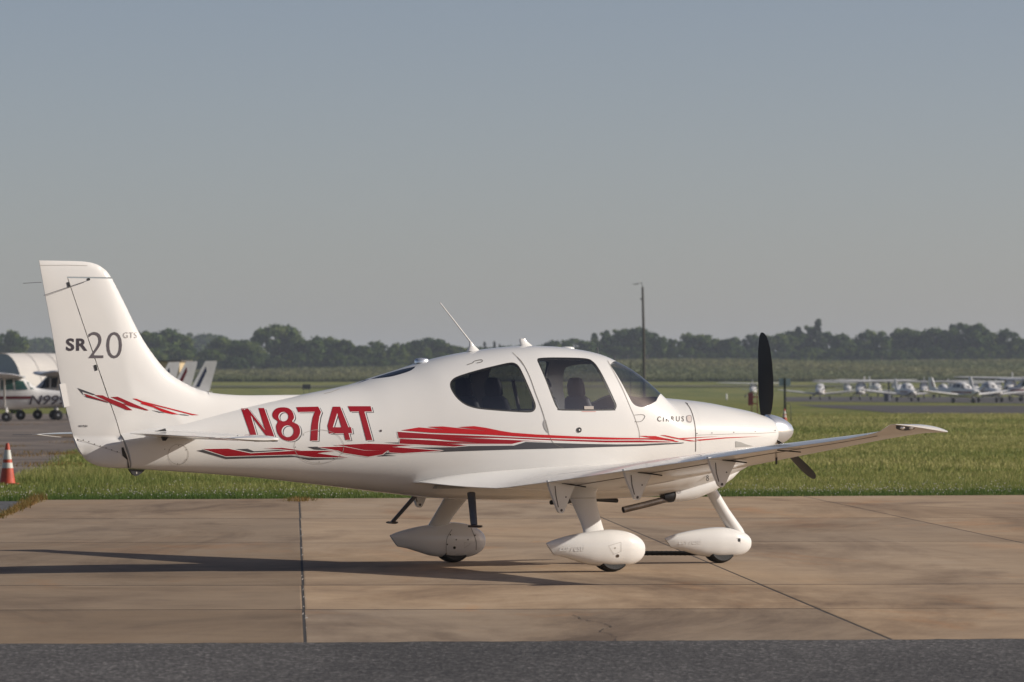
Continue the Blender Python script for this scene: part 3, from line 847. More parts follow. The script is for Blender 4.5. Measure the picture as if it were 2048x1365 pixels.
# ---- undercarriage
P_TAB = np.array([(-.640, .268, .160, .014), (-.56, .290, .142, .040), (-.45, .320, .112, .066), (-.32, .349, .083, .090), (-.18, .370, .060, .110), (-.02, .380, .046, .122), (.12, .368, .046, .121), (.22, .340, .062, .108), (.29, .303, .095, .085), (.33, .265, .135, .058), (.350, .225, .185, .022)])
P_ZT, P_ZB, P_W = [pchip(P_TAB[:, 0], P_TAB[:, k]) for k in (1, 2, 3)]
def pant_w(x, z):
    zt, zb, w = P_ZT(x), P_ZB(x), P_W(x); q = np.clip(np.abs(z - (zt + zb) / 2) / ((zt - zb) / 2), 0, 1)
    return w * (1 - q ** 2.3) ** (1 / 2.3)
def pant_mesh(sx):
    xs = np.concatenate([np.linspace(-.640, .25, 30), np.linspace(.265, .350, 9)])
    rings = []
    for x in xs:
        zt, zb, w = float(P_ZT(x)), float(P_ZB(x)), float(P_W(x)); zc, h = (zt + zb) / 2, (zt - zb) / 2
        k = max(0.0, min(1.0, (-.25 - x) / .3))
        ring = []
        for t in np.linspace(0, 2 * math.pi, 28, endpoint=False):
            c, s_ = math.cos(t), math.sin(t)
            yy = w * math.copysign(abs(c) ** (2 / 2.3), c); z = zc + h * math.copysign(abs(s_) ** (2 / 2.3), s_)
            ring.append(((x - .78 * k * (z - zc)) * (sx if x < 0 else 1), yy, z))
        rings.append(ring)
    return rings
def wheel_at(c, parent, r=.185):
    w = MB().lathe([(r - .06, -.068), (r - .025, -.072), (r - .006, -.055), (r, -.02), (r, .02), (r - .006, .055), (r - .025, .072), (r - .06, .068)], c, 'y', 36).build('wheel', M['rubber'], parent)
    MB().lathe([(.02, -.062), (.06, -.066), (.10, -.058), (.118, -.0665), (.118, .0665), (.10, .058), (.06, .066), (.02, .062)], c, 'y', 24).build('wheel_hub', M['grey_metal'], w)
for side in (-1, 1):
    cy = side * 1.41
    leg = MB()
    rr = [(-.04, .86, .86, .30, .16), (-.085, .97, .77, .235, .10), (-.102, 1.05, .705, .165, .064), (-.108, 1.11, .655, .137, .050), (-.128, 1.20, .56, .122, .043), (-.150, 1.31, .45, .110, .039), (-.162, 1.37, .385, .108, .040), (-.165, 1.405, .33, .115, .05)]
    leg.rings([[(x + rx * math.cos(t), side * y + ry * math.sin(t), z) for t in np.linspace(0, 2 * math.pi, 24, endpoint=False)] for x, y, z, rx, ry in rr])
    lg = leg.build('main_gear_leg', M['paint'], plane)
    MB().rings([[(-.106 + .139 * math.cos(t), side * 1.108 + .053 * math.sin(t), z) for t in np.linspace(0, 2 * math.pi, 24, endpoint=False)] for z in (.655, .661)], False).build('fairing_seam', M['seam_pale'], lg)
    pant = MB().rings([[(x, cy + y, z) for x, y, z in r] for r in pant_mesh(1.0)]).build('wheel_fairing', M['paint'], plane, True, 60)
    zz = np.linspace(.15, .28, 2)
    wheel_at((0, cy, .185), plane)
    # pant details on the outer (and for the far wheel the visible inner) face
    def pd(name, loops, mat, off, res=3):
        out = []
        for L in loops:
            p = np.array(resample(L, res)); x, z = hit(p[:, 0], p[:, 1], lambda x, z: pant_w(x, z) - cy, cy - .1)
            out.append(list(zip(x, z)))
        e = 2e-3
        nf = lambda P: (lambda g: g / np.linalg.norm(g, axis=1, keepdims=True))(np.stack([-np.clip((pant_w(P[:, 0] + e, P[:, 2]) - pant_w(P[:, 0] - e, P[:, 2])) / (2 * e), -3, 3), -np.ones(len(P)), -np.clip((pant_w(P[:, 0], P[:, 2] + e) - pant_w(P[:, 0], P[:, 2] - e)) / (2 * e), -3, 3)], 1))
        on_surface(name, out, lambda x, z: pant_w(x, z) - cy, nf, mat, off, pant, .02)
    K = lambda p: crop((1040, 900), S4, p)
    if side == -1:
        pd('access_panel', strip(K([(755, 820), (862, 788), (862, 868), (800, 892)]), 0.8, True), M['seam_pale'], .002)
        pd('screw', [circ(*K([(812, 838)])[0], 1.6, 1.6, 8)], M['seam_pale'], .003)
        pd('axle_plug', [circ(*K([(833, 905)])[0], 3.0, 3.2, 10)], M['steel'], .003)
        pd('raised_lettering', text_px('LoPresti', 1119.5, 1089.5, 1168, 1102.5, 0.0), plain('raised_white', (.74, .725, .70), .4, coat=.6), .0022, 2)
    else:
        K2 = lambda p: crop((720, 920), S4, p)
        pd('panel_seam', strip(catmull(K2([(785, 595), (745, 660), (735, 730), (735, 800)]), 3, False), .9), M['seam'], .002)
        pd('panel_seam', strip(catmull(K2([(945, 580), (975, 650), (990, 700), (990, 770)]), 3, False), .9), M['seam'], .002)
        for q in ((770, 640), (745, 722), (820, 682), (920, 682), (733, 802), (980, 645)): pd('screw', [circ(*K2([q])[0], 1.5, 1.5, 8)], M['screw'], .003)
        pd('axle_plug', [circ(*K2([(805, 750)])[0], 2.8, 2.9, 10)], M['black'], .003)
        pd('access_panel', strip(K2([(890, 705), (942, 715), (890, 752)]), 0.8, True), M['seam_pale'], .002)
    # boarding step
    a, b = Vector((-.90, side * .47, .70)), Vector((-1.03, side * .74, .415))
    stp = MB().tube([a, a.lerp(b, .5), b], [.030, .027, .025], 10, squash=(1.25, .55)).build('boarding_step', M['grey_metal'], plane)
    MB().tube([b + Vector((-.05, side * -.02, -.006)), b + Vector((.03, side * .03, -.010)), b + Vector((.055, side * .05, -.008))], [.022, .026, .020], 10, squash=(1.6, .5)).build('step_pad', M['steel'], stp)

# nose gear
NP = MB().rings([[(x + 2.09, y * .88, z * .86 + .012) for x, y, z in r] for r in pant_mesh(.90)]).build('wheel_fairing', M['paint'], plane, True, 60)
wheel_at((2.09, 0, .165), plane, .165)
nose_leg = MB().tube([(1.93, 0, .82), (1.985, 0, .70), (2.14, 0, .48), (2.29, 0, .285), (2.315, 0, .235)], [.058, .056, .058, .068, .07], 16, squash=(.85, 1)).build('nose_gear_leg', M['paint'], plane)
MB().lathe([(.017, -.0), (.017, .02)], (2.245, -.105, .215), 'y', 10).build('axle_plug', M['black'], NP)
MB().box(2.215, 2.262, -.103, -.085, .185, .235).build('jack_pad', plain('pad_grey', (.45, .44, .42), .5), NP)
npw = lambda x, z: pant_w(np.where(x < 2.09, (x - 2.09) / .9, x - 2.09), (z - .012) / .86) * .88
def npd(name, loops, mat, off):
    out = []
    for L in loops:
        p = np.array(resample(L, 2)); x, z = hit(p[:, 0], p[:, 1], npw, -.1); out.append(list(zip(x, z)))
    on_surface(name, out, npw, lambda P: (lambda g: g / np.linalg.norm(g, axis=1, keepdims=True))(np.stack([-np.clip((npw(P[:, 0] + 2e-3, P[:, 2]) - npw(P[:, 0] - 2e-3, P[:, 2])) / 4e-3, -3, 3), -np.ones(len(P)), -np.clip((npw(P[:, 0], P[:, 2] + 2e-3) - npw(P[:, 0], P[:, 2] - 2e-3)) / 4e-3, -3, 3)], 1)), mat, off, NP, .012)
npd('raised_lettering', text_px('LoPresti', 1358, 1077.5, 1402, 1089, 0.0), plain('raised_white', (.74, .725, .70), .4, coat=.6), .0022)

# ---- propeller
HUB = Vector((2.630, 0, 1.240))
for th in (-1, 119, 239):
    t = R(th); e = Vector((0, -math.sin(t), math.cos(t))); tv = Vector((0, -math.cos(t), -math.sin(t))); ax = Vector((1, 0, 0))
    rings = []
    for r, ch, be, tk, sw in ((.08, .07, 58, .030, 0), (.14, .09, 52, .026, 0), (.22, .122, 45, .022, .004), (.34, .150, 37, .018, .006), (.50, .162, 30, .014, .004), (.66, .155, 25, .011, -.002), (.78, .138, 22, .009, -.010), (.86, .112, 20, .008, -.018), (.905, .082, 19, .006, -.026), (.930, .045, 18, .004, -.032), (.938, .012, 18, .003, -.036)):
        b = R(be); cv = tv * math.cos(b) + ax * math.sin(b); nv = ax * math.cos(b) - tv * math.sin(b)
        ring = []
        for k in range(16):
            a = 2 * math.pi * k / 16
            ring.append(HUB + e * r + cv * (math.cos(a) * ch / 2 + sw - .012) + nv * math.sin(a) * tk / 2 * (1.25 if math.sin(a) > 0 else .6))
        rings.append(ring)
    MB().rings(rings).build('propeller_blade', M['prop'], plane)
MB().lathe([(.140, -.03), (.156, -.02), (.158, 0), (.156, .03), (.147, .08), (.130, .14), (.102, .20), (.07, .25), (.03, .283), (.012, .29), (0, .292)], (2.632, 0, 1.243), 'x', 40).build('spinner', M['chrome'], plane)

# ---- exhaust, belly and roof fittings
MB().tube([(.88, -.22, .52), (1.10, -.24, .565), (1.38, -.26, .625), (1.6, -.26, .69)], .030, 16, False).build('exhaust_pipe', M['steel'], plane)
MB().tube([(.885, -.22, .521), (1.0, -.235, .545)], .025, 16, True).build('exhaust_bore', M['black'], plane)
MB().tube([(1.30, -.24, .638), (1.38, -.25, .648), (1.50, -.25, .665)], [.055, .065, .06], 16).build('exhaust_gaiter', M['black'], plane)
MB().rings([[(x, -.25 + ry * math.cos(t), z + rz * math.sin(t)) for t in np.linspace(0, 2 * math.pi, 20, endpoint=False)] for x, z, ry, rz in ((1.40, .655, .072, .068), (1.50, .672, .085, .082), (1.65, .705, .10, .095), (1.85, .77, .10, .09), (2.05, .85, .07, .06), (2.15, .89, .03, .02))]).build('exhaust_fairing', M['paint'], plane)
MB().tube([(.05, -.30, .60), (.62, -.10, .625), (.95, 0, .60)], [.022, .026, .02], 10).build('belly_drain', M['black'], plane)
MB().tube([at_plane(953, 700, 0)[0:1] + (0,) + (1.985,) if False else (-.560, 0, 1.985), (-.60, 0, 2.035), (-.954, 0, 2.427)], [.012, .0085, .005], 8).build('whip_antenna', M['paint'], plane)
MB().rings([[(x + a * math.cos(t), b * math.sin(t), z) for t in np.linspace(0, 2 * math.pi, 14, endpoint=False)] for x, z, a, b in ((-.60, 1.985, .075, .035), (-.605, 2.008, .055, .02), (-.618, 2.04, .028, .012), (-.632, 2.07, .014, .009))]).build('antenna_base', M['paint'], plane)
MB().rings([[(x + a * math.cos(t), b * math.sin(t), z) for t in np.linspace(0, 2 * math.pi, 14, endpoint=False)] for x, z, a, b in ((-.035, 2.03, .075, .03), (-.04, 2.047, .062, .02), (-.065, 2.075, .045, .013), (-.078, 2.104, .030, .009))]).build('blade_antenna', M['paint'], plane)
def dome(x, z, a, b, h, name, mat):
    MB().rings([[(x + a * s * math.cos(t), b * s * math.sin(t), z + h * q) for t in np.linspace(0, 2 * math.pi, 16, endpoint=False)] for s, q in ((1, -.5), (1, 0), (.93, .5), (.7, .85), (.3, 1.0))]).build(name, mat, plane)
dome(.41, 2.016, .07, .05, .018, 'antenna_dome', M['paint'])
dome(-1.145, 1.893, .075, .045, .03, 'tail_beacon', M['chrome'])
MB().tube([(.74, 0, 1.96), (.735, 0, 2.03)], .006, 6).build('temperature_probe', M['grey_metal'], plane)
mb = MB(); 
for i in range(9):
    t = i / 8 * 1.75 * math.pi
    pass
b8 = at_plane(1396, 956, -.30)
mb = MB()
for dz, r in ((.013, .010), (-.012, .013)):
    pts = [(b8[0] + r * math.cos(t), -.462, b8[1] + dz + r * math.sin(t)) for t in np.linspace(0, 2 * math.pi, 11)]
    mb.tube(pts, .0035, 5)
mb.build('tiedown_hook', M['black'], plane)

# ---- cabin
def seat(x, y, name='seat'):
    s = MB()
    rows = [(x + .12, .95, .26, .20), (x + .10, 1.05, .27, .22), (x + .02, 1.09, .25, .09), (x - .01, 1.2, .25, .065), (x - .05, 1.40, .24, .06), (x - .085, 1.55, .19, .05), (x - .09, 1.575, .14, .035)]
    s.rings([[(cx + b * math.copysign(abs(math.cos(t)) ** .7, math.cos(t)), y + a * math.copysign(abs(math.sin(t)) ** .7, math.sin(t)), z) for t in np.linspace(0, 2 * math.pi, 20, endpoint=False)] for cx, z, a, b in rows])
    o = s.build(name, M['leather'], plane)
    h = MB(); rows = [(x - .085, 1.555, .10, .035), (x - .09, 1.60, .125, .05), (x - .10, 1.68, .12, .05), (x - .105, 1.735, .09, .035), (x - .105, 1.745, .05, .02)]
    h.rings([[(cx + b * math.copysign(abs(math.cos(t)) ** .8, math.cos(t)), y + a * math.copysign(abs(math.sin(t)) ** .8, math.sin(t)), z) for t in np.linspace(0, 2 * math.pi, 18, endpoint=False)] for cx, z, a, b in rows])
    h.build('headrest', M['leather'], o)
for x, y in ((.42, -.29), (.42, .29), (-.45, -.27), (-.45, .27)): seat(x, y)
MB().rings([[(x, w * math.cos(t), z + h * math.sin(t)) for t in np.linspace(0, math.pi, 14)] for x, z, w, h in ((.98, 1.36, .52, .13), (1.10, 1.37, .53, .13), (1.30, 1.36, .52, .12), (1.46, 1.36, .50, .10))]).build('glareshield', M['leather'], plane)
MB().box(.97, 1.0, -.5, .5, .9, 1.37).build('instrument_panel', M['leather'], plane)
MB().box(-1.2, 1.1, -.36, .36, .74, .77).build('cabin_floor', M['liner'], plane)
MB().tube([(.30, .565, 1.05), (.22, .555, 1.45), (.12, .50, 1.72)], .018, 8).build('seat_belt', plain('belt_web', (.35, .30, .27), .8), plane)
# ================================================================== THE SETTING
def gpt(px, py):
    """ground point seen at a photo pixel"""
    k = (py - Y_HOR) / CAM_H
    return (px - 1024) / k, F_PX / k
JS = -0.043                                   # slab joints run slightly askew to the view
def jx(x50, y): return x50 + JS * (y - 50)

def nodes(m): return m.node_tree.nodes, m.node_tree.links
def noise_node(nt, vec, scale, detail=5, rough=.55, dist=0.0):
    n = nt.nodes.new('ShaderNodeTexNoise'); n.inputs['Scale'].default_value = scale; n.inputs['Detail'].default_value = detail
    n.inputs['Roughness'].default_value = rough; n.inputs['Distortion'].default_value = dist
    nt.links.new(vec, n.inputs['Vector']); return n.outputs['Fac']
def mapping(nt, src, scale=(1, 1, 1), rot=(0, 0, 0), loc=(0, 0, 0)):
    mp = nt.nodes.new('ShaderNodeMapping'); mp.inputs['Scale'].default_value = scale; mp.inputs['Rotation'].default_value = rot; mp.inputs['Location'].default_value = loc
    nt.links.new(src, mp.inputs['Vector']); return mp.outputs[0]
def ramp(nt, fac, stops):
    r = nt.nodes.new('ShaderNodeValToRGB'); el = r.color_ramp.elements
    while len(el) < len(stops): el.new(0.5)
    for e, (p, c) in zip(el, stops): e.position = p; e.color = (*c, 1) if len(c) == 3 else c
    nt.links.new(fac, r.inputs[0]); return r.outputs[0]
def mixc(nt, a, b, fac, mode='MIX'):
    m = nt.nodes.new('ShaderNodeMix'); m.data_type = 'RGBA'; m.blend_type = mode
    for s, v in (('A', a), ('B', b)):
        if isinstance(v, tuple): m.inputs[s].default_value = (*v, 1)
        else: nt.links.new(v, m.inputs[s])
    if isinstance(fac, (int, float)): m.inputs['Factor'].default_value = fac
    else: nt.links.new(fac, m.inputs['Factor'])
    return m.outputs['Result']
def bump(nt, b, h, strength, dist):
    bp = nt.nodes.new('ShaderNodeBump'); bp.inputs['Strength'].default_value = strength; bp.inputs['Distance'].default_value = dist
    nt.links.new(h, bp.inputs['Height']); nt.links.new(bp.outputs[0], b.inputs['Normal'])
def wpos(nt):
    g = nt.nodes.new('ShaderNodeNewGeometry'); return g.outputs['Position']

# concrete: broom streaks across, blotches, rust stains
m, nt, b = new_mat('weathered_concrete'); P = wpos(nt)
streak = noise_node(nt, mapping(nt, P, (.42, .17, 1)), 1.1, 9, .68, .9)
streak2 = noise_node(nt, mapping(nt, P, (.9, 1.1, 1), loc=(3, 7, 0)), 1.3, 8, .74, .6)
blot = noise_node(nt, mapping(nt, P, (.6, .16, 1), loc=(11, 2, 0)), .55, 6, .65, .8)
fine = noise_node(nt, P, 55, 3, .7)
c = ramp(nt, streak, [(.22, (.242, .176, .122)), (.42, (.388, .282, .186)), (.56, (.446, .326, .214)), (.75, (.485, .370, .260))])
c = mixc(nt, c, ramp(nt, streak2, [(.3, (.80, .79, .78)), (.55, (1, 1, 1)), (.8, (1.08, 1.07, 1.05))]), .7, 'MULTIPLY')
c = mixc(nt, c, ramp(nt, blot, [(.30, (.56, .53, .52)), (.45, (1, 1, 1)), (.60, (1.0, .98, .95)), (.72, (1.08, .92, .80))]), .85, 'MULTIPLY')
stain = noise_node(nt, mapping(nt, P, (.24, .07, 1), loc=(5.4, 1.3, 0)), 1.0, 8, .7, 1.0)
c = mixc(nt, c, ramp(nt, stain, [(.32, (.50, .47, .46)), (.43, (.84, .82, .80)), (.50, (1, 1, 1))]), 1.0, 'MULTIPLY')
rust = noise_node(nt, mapping(nt, P, (.40, .12, 1), loc=(7.7, 3.3, 0)), 1.0, 7, .7, .8)
c = mixc(nt, c, ramp(nt, rust, [(.58, (1, 1, 1)), (.68, (1.10, .88, .70))]), .8, 'MULTIPLY')
c = mixc(nt, c, ramp(nt, fine, [(.3, (.86, .86, .86)), (.7, (1.1, 1.1, 1.1))]), .8, 'MULTIPLY')
oi = nt.nodes.new('ShaderNodeObjectInfo'); c = mixc(nt, c, oi.outputs['Color'], 1.0, 'MULTIPLY')          # every slab was cast and has worn on its own
nt.links.new(c, b.inputs['Base Color']); b.inputs['Roughness'].default_value = .85; b.inputs['Specular IOR Level'].default_value = .25
bump(nt, b, fine, .25, .004)
M['concrete'] = m
M['joint'] = plain('joint_sealant', (.035, .030, .026), .9, vary=.4, vscale=8)
M['sealant_pale'] = plain('old_pale_sealant', (.42, .38, .33), .9)

# asphalt
def asphalt(name, lo, hi, sc=70, patch=.3):
    m, nt, b = new_mat(name); P = wpos(nt)
    v = nt.nodes.new('ShaderNodeTexVoronoi'); v.inputs['Scale'].default_value = sc; nt.links.new(P, v.inputs['Vector'])
    sep = nt.nodes.new('ShaderNodeSeparateColor'); nt.links.new(v.outputs['Color'], sep.inputs[0])
    c = ramp(nt, sep.outputs[0], [(0, lo), (.72, tuple(.5 * (a + q) for a, q in zip(lo, hi))), (.93, hi), (1, tuple(min(1, 2.1 * q) for q in hi))])
    big = noise_node(nt, mapping(nt, P, (1, .5, 1)), .35, 6, .65, .5)
    c = mixc(nt, c, ramp(nt, big, [(.3, (1 - patch,) * 3), (.7, (1 + patch,) * 3)]), 1.0, 'MULTIPLY')
    mid = noise_node(nt, P, 6, 4, .7)
    c = mixc(nt, c, ramp(nt, mid, [(.3, (.8,) * 3), (.7, (1.2,) * 3)]), 1.0, 'MULTIPLY')
    nt.links.new(c, b.inputs['Base Color']); b.inputs['Roughness'].default_value = .82; b.inputs['Specular IOR Level'].default_value = .3
    bump(nt, b, v.outputs['Distance'], .5, .006)
    return m
M['asphalt'] = asphalt('asphalt', (.034, .031, .029), (.150, .140, .131), 48)
M['asphalt_far'] = asphalt('faded_asphalt', (.062, .056, .052), (.11, .098, .09), 8, .3)
# old cracked pavement on the left
m, nt, b = new_mat('old_pavement'); P = wpos(nt)
s1 = noise_node(nt, mapping(nt, P, (.14, .09, 1)), 1.6, 6, .6, .5); s2 = noise_node(nt, mapping(nt, P, (.5, .3, 1), loc=(5, 5, 0)), 1.3, 6, .7)
c = ramp(nt, s1, [(.3, (.070, .054, .044)), (.46, (.125, .098, .078)), (.58, (.205, .160, .125)), (.72, (.27, .215, .17))])
c = mixc(nt, c, ramp(nt, s2, [(.3, (.6, .58, .56)), (.55, (1, 1, 1)), (.75, (1.25, 1.2, 1.15))]), .8, 'MULTIPLY')
nt.links.new(c, b.inputs['Base Color']); b.inputs['Roughness'].default_value = .9
M['old_pave'] = m

# soil and mown grass of the far ground
m, nt, b = new_mat('grass_ground'); P = wpos(nt)
n1 = noise_node(nt, mapping(nt, P, (.10, .03, 1)), 1.0, 7, .65, .4); n2 = noise_node(nt, mapping(nt, P, (1.2, .35, 1), loc=(4, 1, 0)), 1.2, 6, .7); n3 = noise_node(nt, P, 14, 4, .7)
c = ramp(nt, n1, [(.28, (.115, .145, .036)), (.45, (.18, .195, .052)), (.56, (.22, .218, .062)), (.72, (.27, .25, .085))])
c = mixc(nt, c, ramp(nt, n2, [(.3, (.68, .72, .66)), (.6, (1.05, 1.05, 1.0)), (.8, (1.25, 1.18, 1.1))]), .9, 'MULTIPLY')
c = mixc(nt, c, ramp(nt, n3, [(.3, (.7, .7, .7)), (.7, (1.25, 1.25, 1.25))]), .7, 'MULTIPLY')
nt.links.new(c, b.inputs['Base Color']); b.inputs['Roughness'].default_value = .95; b.inputs['Specular IOR Level'].default_value = .1
bump(nt, b, n3, .8, .08)
M['grass_ground'] = m

# far crop field
m, nt, b = new_mat('crop_field'); P = wpos(nt)
n1 = noise_node(nt, mapping(nt, P, (.012, .02, .2)), 1.0, 7, .65, .6); n2 = noise_node(nt, mapping(nt, P, (.25, .06, 1)), 1.0, 5, .7)
c = ramp(nt, n1, [(.30, (.085, .100, .032)), (.48, (.125, .132, .048)), (.62, (.155, .152, .060)), (.75, (.19, .175, .08))])
c = mixc(nt, c, ramp(nt, n2, [(.3, (.75, .75, .72)), (.7, (1.2, 1.2, 1.15))]), .9, 'MULTIPLY')
nt.links.new(c, b.inputs['Base Color']); b.inputs['Roughness'].default_value = .95; b.inputs['Specular IOR Level'].default_value = .05
M['field'] = m

# blades: tint attribute 0 = lush, 1 = dry
def blade_mat(name, lush, mid, dry):
    m, nt, b = new_mat(name)
    a = nt.nodes.new('ShaderNodeAttribute'); a.attribute_name = 'tint'
    c = ramp(nt, a.outputs['Fac'], [(0, lush), (.5, mid), (1, dry)])
    nt.links.new(c, b.inputs['Base Color']); b.inputs['Roughness'].default_value = .6; b.inputs['Specular IOR Level'].default_value = .2
    tr = nt.nodes.new('ShaderNodeBsdfTranslucent'); nt.links.new(c, tr.inputs['Color'])
    mx = nt.nodes.new('ShaderNodeMixShader'); mx.inputs[0].default_value = .35
    nt.links.new(b.outputs[0], mx.inputs[1]); nt.links.new(tr.outputs[0], mx.inputs[2])
    nt.links.new(mx.outputs[0], nt.nodes['Material Output'].inputs[0])
    return m
M['blade'] = blade_mat('grass_blades', (.062, .122, .020), (.222, .240, .062), (.47, .41, .17))
M['corn'] = blade_mat('corn_leaves', (.045, .070, .022), (.115, .130, .045), (.21, .19, .085))

# ---------------- ground: one sheet, flat at the airfield, rising to a low ridge and far hills
def terrain(x, y):
    x = np.asarray(x, float); y = np.asarray(y, float)
    s = lambda a, b: (lambda t: t * t * (3 - 2 * t))(np.clip((y - a) / (b - a), 0, 1))
    side = np.clip((x + 40) / 120, 0, 1)                         # the ridge stands higher on the right
    z = 3.0 * s(930, 1120) + (5.2 + 2.6 * side) * s(1060, 1640)
    z = z + 0.5 * np.sin(x / 37 + 1) * s(1100, 1500) + .3 * np.sin(x / 17 + y / 90) * s(1100, 1400)
    hill = np.exp(-((x + 250) / 140) ** 2) * 24 + np.exp(-((x + 420) / 200) ** 2) * 8 + 8 * np.exp(-((x - 500) / 500) ** 2)
    z = z + hill * s(3200, 4600)
    return z
ys = np.concatenate([np.linspace(-60, 20, 5), np.linspace(30, 900, 30)[1:], np.linspace(900, 1700, 41)[1:], np.linspace(1700, 3000, 10)[1:], np.linspace(3000, 5200, 23)[1:], np.linspace(5200, 9000, 6)[1:]])
us = np.linspace(-1, 1, 121)
V = []; 
for y in ys:
    hw = 150 + max(y, 0) * .42
    for u in us:
        x = u * hw; V.append((x, y, float(terrain(x, y)) - .055))
nu = len(us)
Fc = [(i * nu + j, i * nu + j + 1, (i + 1) * nu + j + 1, (i + 1) * nu + j) for i in range(len(ys) - 1) for j in range(nu - 1)]
ground = mk('ground', V, Fc, M['grass_ground']); tag(ground, kind='structure')
ground.data.materials.append(M['field'])
mi = [1 if V[f[0]][1] > 1105 else 0 for f in Fc]
ground.data.polygons.foreach_set('material_index', mi)

# ---------------- foreground asphalt and side strip
def sheet(name, poly, z, mat, kind='structure', step=None):
    return tag(mk(name, [(x, y, z) for x, y in poly], [tuple(range(len(poly)))], mat, None, False), kind=kind)
backY = lambda x: 76.1 + .22 * max(-8, min(12, x))
frontY = lambda x: 32.83 + .10 * x
sheet('asphalt_taxiway', [(-60, -40), (60, -40), (60, frontY(60) + .0), (20, frontY(20))] + [(x, frontY(x) + random.uniform(-.05, .06)) for x in np.linspace(10, -10, 140)] + [(-20, frontY(-20)), (-60, frontY(-20))], .0025, M['asphalt'])
LE50 = -5.93
lx = lambda y: jx(LE50, y)
sheet('asphalt_shoulder', [(-60, frontY(-20) + .0), (-20, frontY(-20)), (lx(32.2), frontY(lx(32.2))), (lx(76), backY(-8) - .2), (-16, backY(-8) - .2), (-60, backY(-8) - 2)], -.013, asphalt('pale_asphalt', (.075, .075, .078), (.17, .165, .16), 60, .25))
sheet('old_pavement', [(-8.75, 86.8), (-9.3, 100), (-11.3, 129), (-15.0, 215), (-19, 330), (-140, 330), (-120, 120), (-60, 86.0), (-9.6, 85.2)], -.030, M['old_pave'])

# ---------------- concrete slabs, each a piece with its own edges
apron = empty('concrete_apron'); tag(apron, kind='structure')
rowsY = [None, 37.7, 42.35, 54.2, 64.0, None]
cols = [LE50 + 3.845 * i for i in range(-0, 9)]
def corner(ci, ri):
    if ri == 0: y0 = 32.8
    elif ri == 5: y0 = 76
    else: y0 = rowsY[ri]
    x = jx(cols[ci], y0)
    y = frontY(x) if ri == 0 else backY(x) if ri == 5 else y0 + .043 * x
    return np.array([jx(cols[ci], y), y])
base = [tuple(corner(0, 0) + (.01, .01)), tuple(corner(8, 0) + (0, .01)), tuple(corner(8, 5)), tuple(corner(5, 5)), tuple(corner(2, 5)), tuple(corner(0, 5) + (.01, -.01))]
o = mk('joint_bed', [(x, y, -.0025) for x, y in base], [tuple(range(len(base)))], M['joint'], apron, False)
for ci in range(8):
    for ri in range(5):
        gx = .011
        gy = .010 if ri in (1, 3) else .020
        q = [corner(ci, ri), corner(ci + 1, ri), corner(ci + 1, ri + 1), corner(ci, ri + 1)]
        g0 = .040 if ri in (1, 3) else .060; g1 = .040 if ri in (0, 2) else .060
        q = [q[0] + (gx, g0), q[1] + (-gx, g0), q[2] + (-gx, -g1), q[3] + (gx, -g1)]
        dz = random.uniform(-.0012, .0012)
        inn = []
        cx = sum(q) / 4
        for p in q:
            d = cx - p; inn.append(p + np.sign(d) * .012)
        Vv = [(p[0], p[1], -.012) for p in q] + [(p[0], p[1], -.0012) for p in q] + [(p[0], p[1], dz) for p in inn]
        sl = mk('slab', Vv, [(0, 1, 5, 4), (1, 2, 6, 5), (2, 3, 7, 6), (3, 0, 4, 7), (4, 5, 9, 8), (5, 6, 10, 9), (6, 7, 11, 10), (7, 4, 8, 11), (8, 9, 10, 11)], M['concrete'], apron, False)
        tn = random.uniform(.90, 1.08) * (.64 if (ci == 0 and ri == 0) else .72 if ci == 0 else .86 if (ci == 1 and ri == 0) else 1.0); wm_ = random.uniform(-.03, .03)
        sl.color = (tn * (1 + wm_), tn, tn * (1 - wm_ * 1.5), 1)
# crumbling pale sealant in the joint left of the picture's middle, and one wandering crack
for i in range(26):
    y = random.uniform(33, 75); x = jx(cols[1], y) + random.uniform(-.016, .016)
    l = random.uniform(.05, .4); w = random.uniform(.004, .009)
    mk('sealant_scrap', [(x - w + .004, y, -.004), (x + w, y + .02, -.004), (x + w * .6, y + l, .0015), (x - w * .6, y + l * .9, .0015)], [(0, 1, 2, 3)], M['sealant_pale'], apron, False)
ck = [gpt(*p) for p in crop((1024, 1000), 2.0, [(250, 460), (275, 475), (320, 487), (355, 492), (405, 510), (360, 520), (358, 530), (400, 540), (425, 552), (420, 566)])]
ck = resample(ck, .12, False); ck = [(x + random.uniform(-.015, .015), y + random.uniform(-.06, .06)) for x, y in ck]
Lc = [(x - random.uniform(.0008, .004), y) for x, y in ck]; Rc = [(x + random.uniform(.0008, .004), y + .01) for x, y in ck]
mk('crack', [(x, y, .003) for x, y in Lc + Rc], [(i, i + 1, i + 1 + len(Lc), i + len(Lc)) for i in range(len(Lc) - 1)], M['joint'], apron, False)

# ---------------- grass
def blades(xy, h, w, tint, lean=.35, base_z=-.05):
    n = len(xy); a = rng.uniform(0, 2 * np.pi, n); la = rng.uniform(0, 2 * np.pi, n); ll = rng.uniform(.05, lean, n) * h
    dx, dy = np.cos(a) * w / 2, np.sin(a) * w / 2
    b0 = np.stack([xy[:, 0] - dx, xy[:, 1] - dy, np.full(n, base_z)], 1); b1 = np.stack([xy[:, 0] + dx, xy[:, 1] + dy, np.full(n, base_z)], 1)
    t = np.stack([xy[:, 0] + np.cos(la) * ll, xy[:, 1] + np.sin(la) * ll, base_z + h], 1)
    V = np.stack([b0, b1, t], 1).reshape(-1, 3); T = np.arange(3 * n).reshape(-1, 3)
    return V, T, np.repeat(tint, 3)
def leftx(y):   # grass edge against the old pavement
    return np.interp(y, [74, 86, 88, 100, 129, 215, 330, 400], [-40, -30, -8.85, -9.4, -11.4, -15.2, -19.2, -19.2])
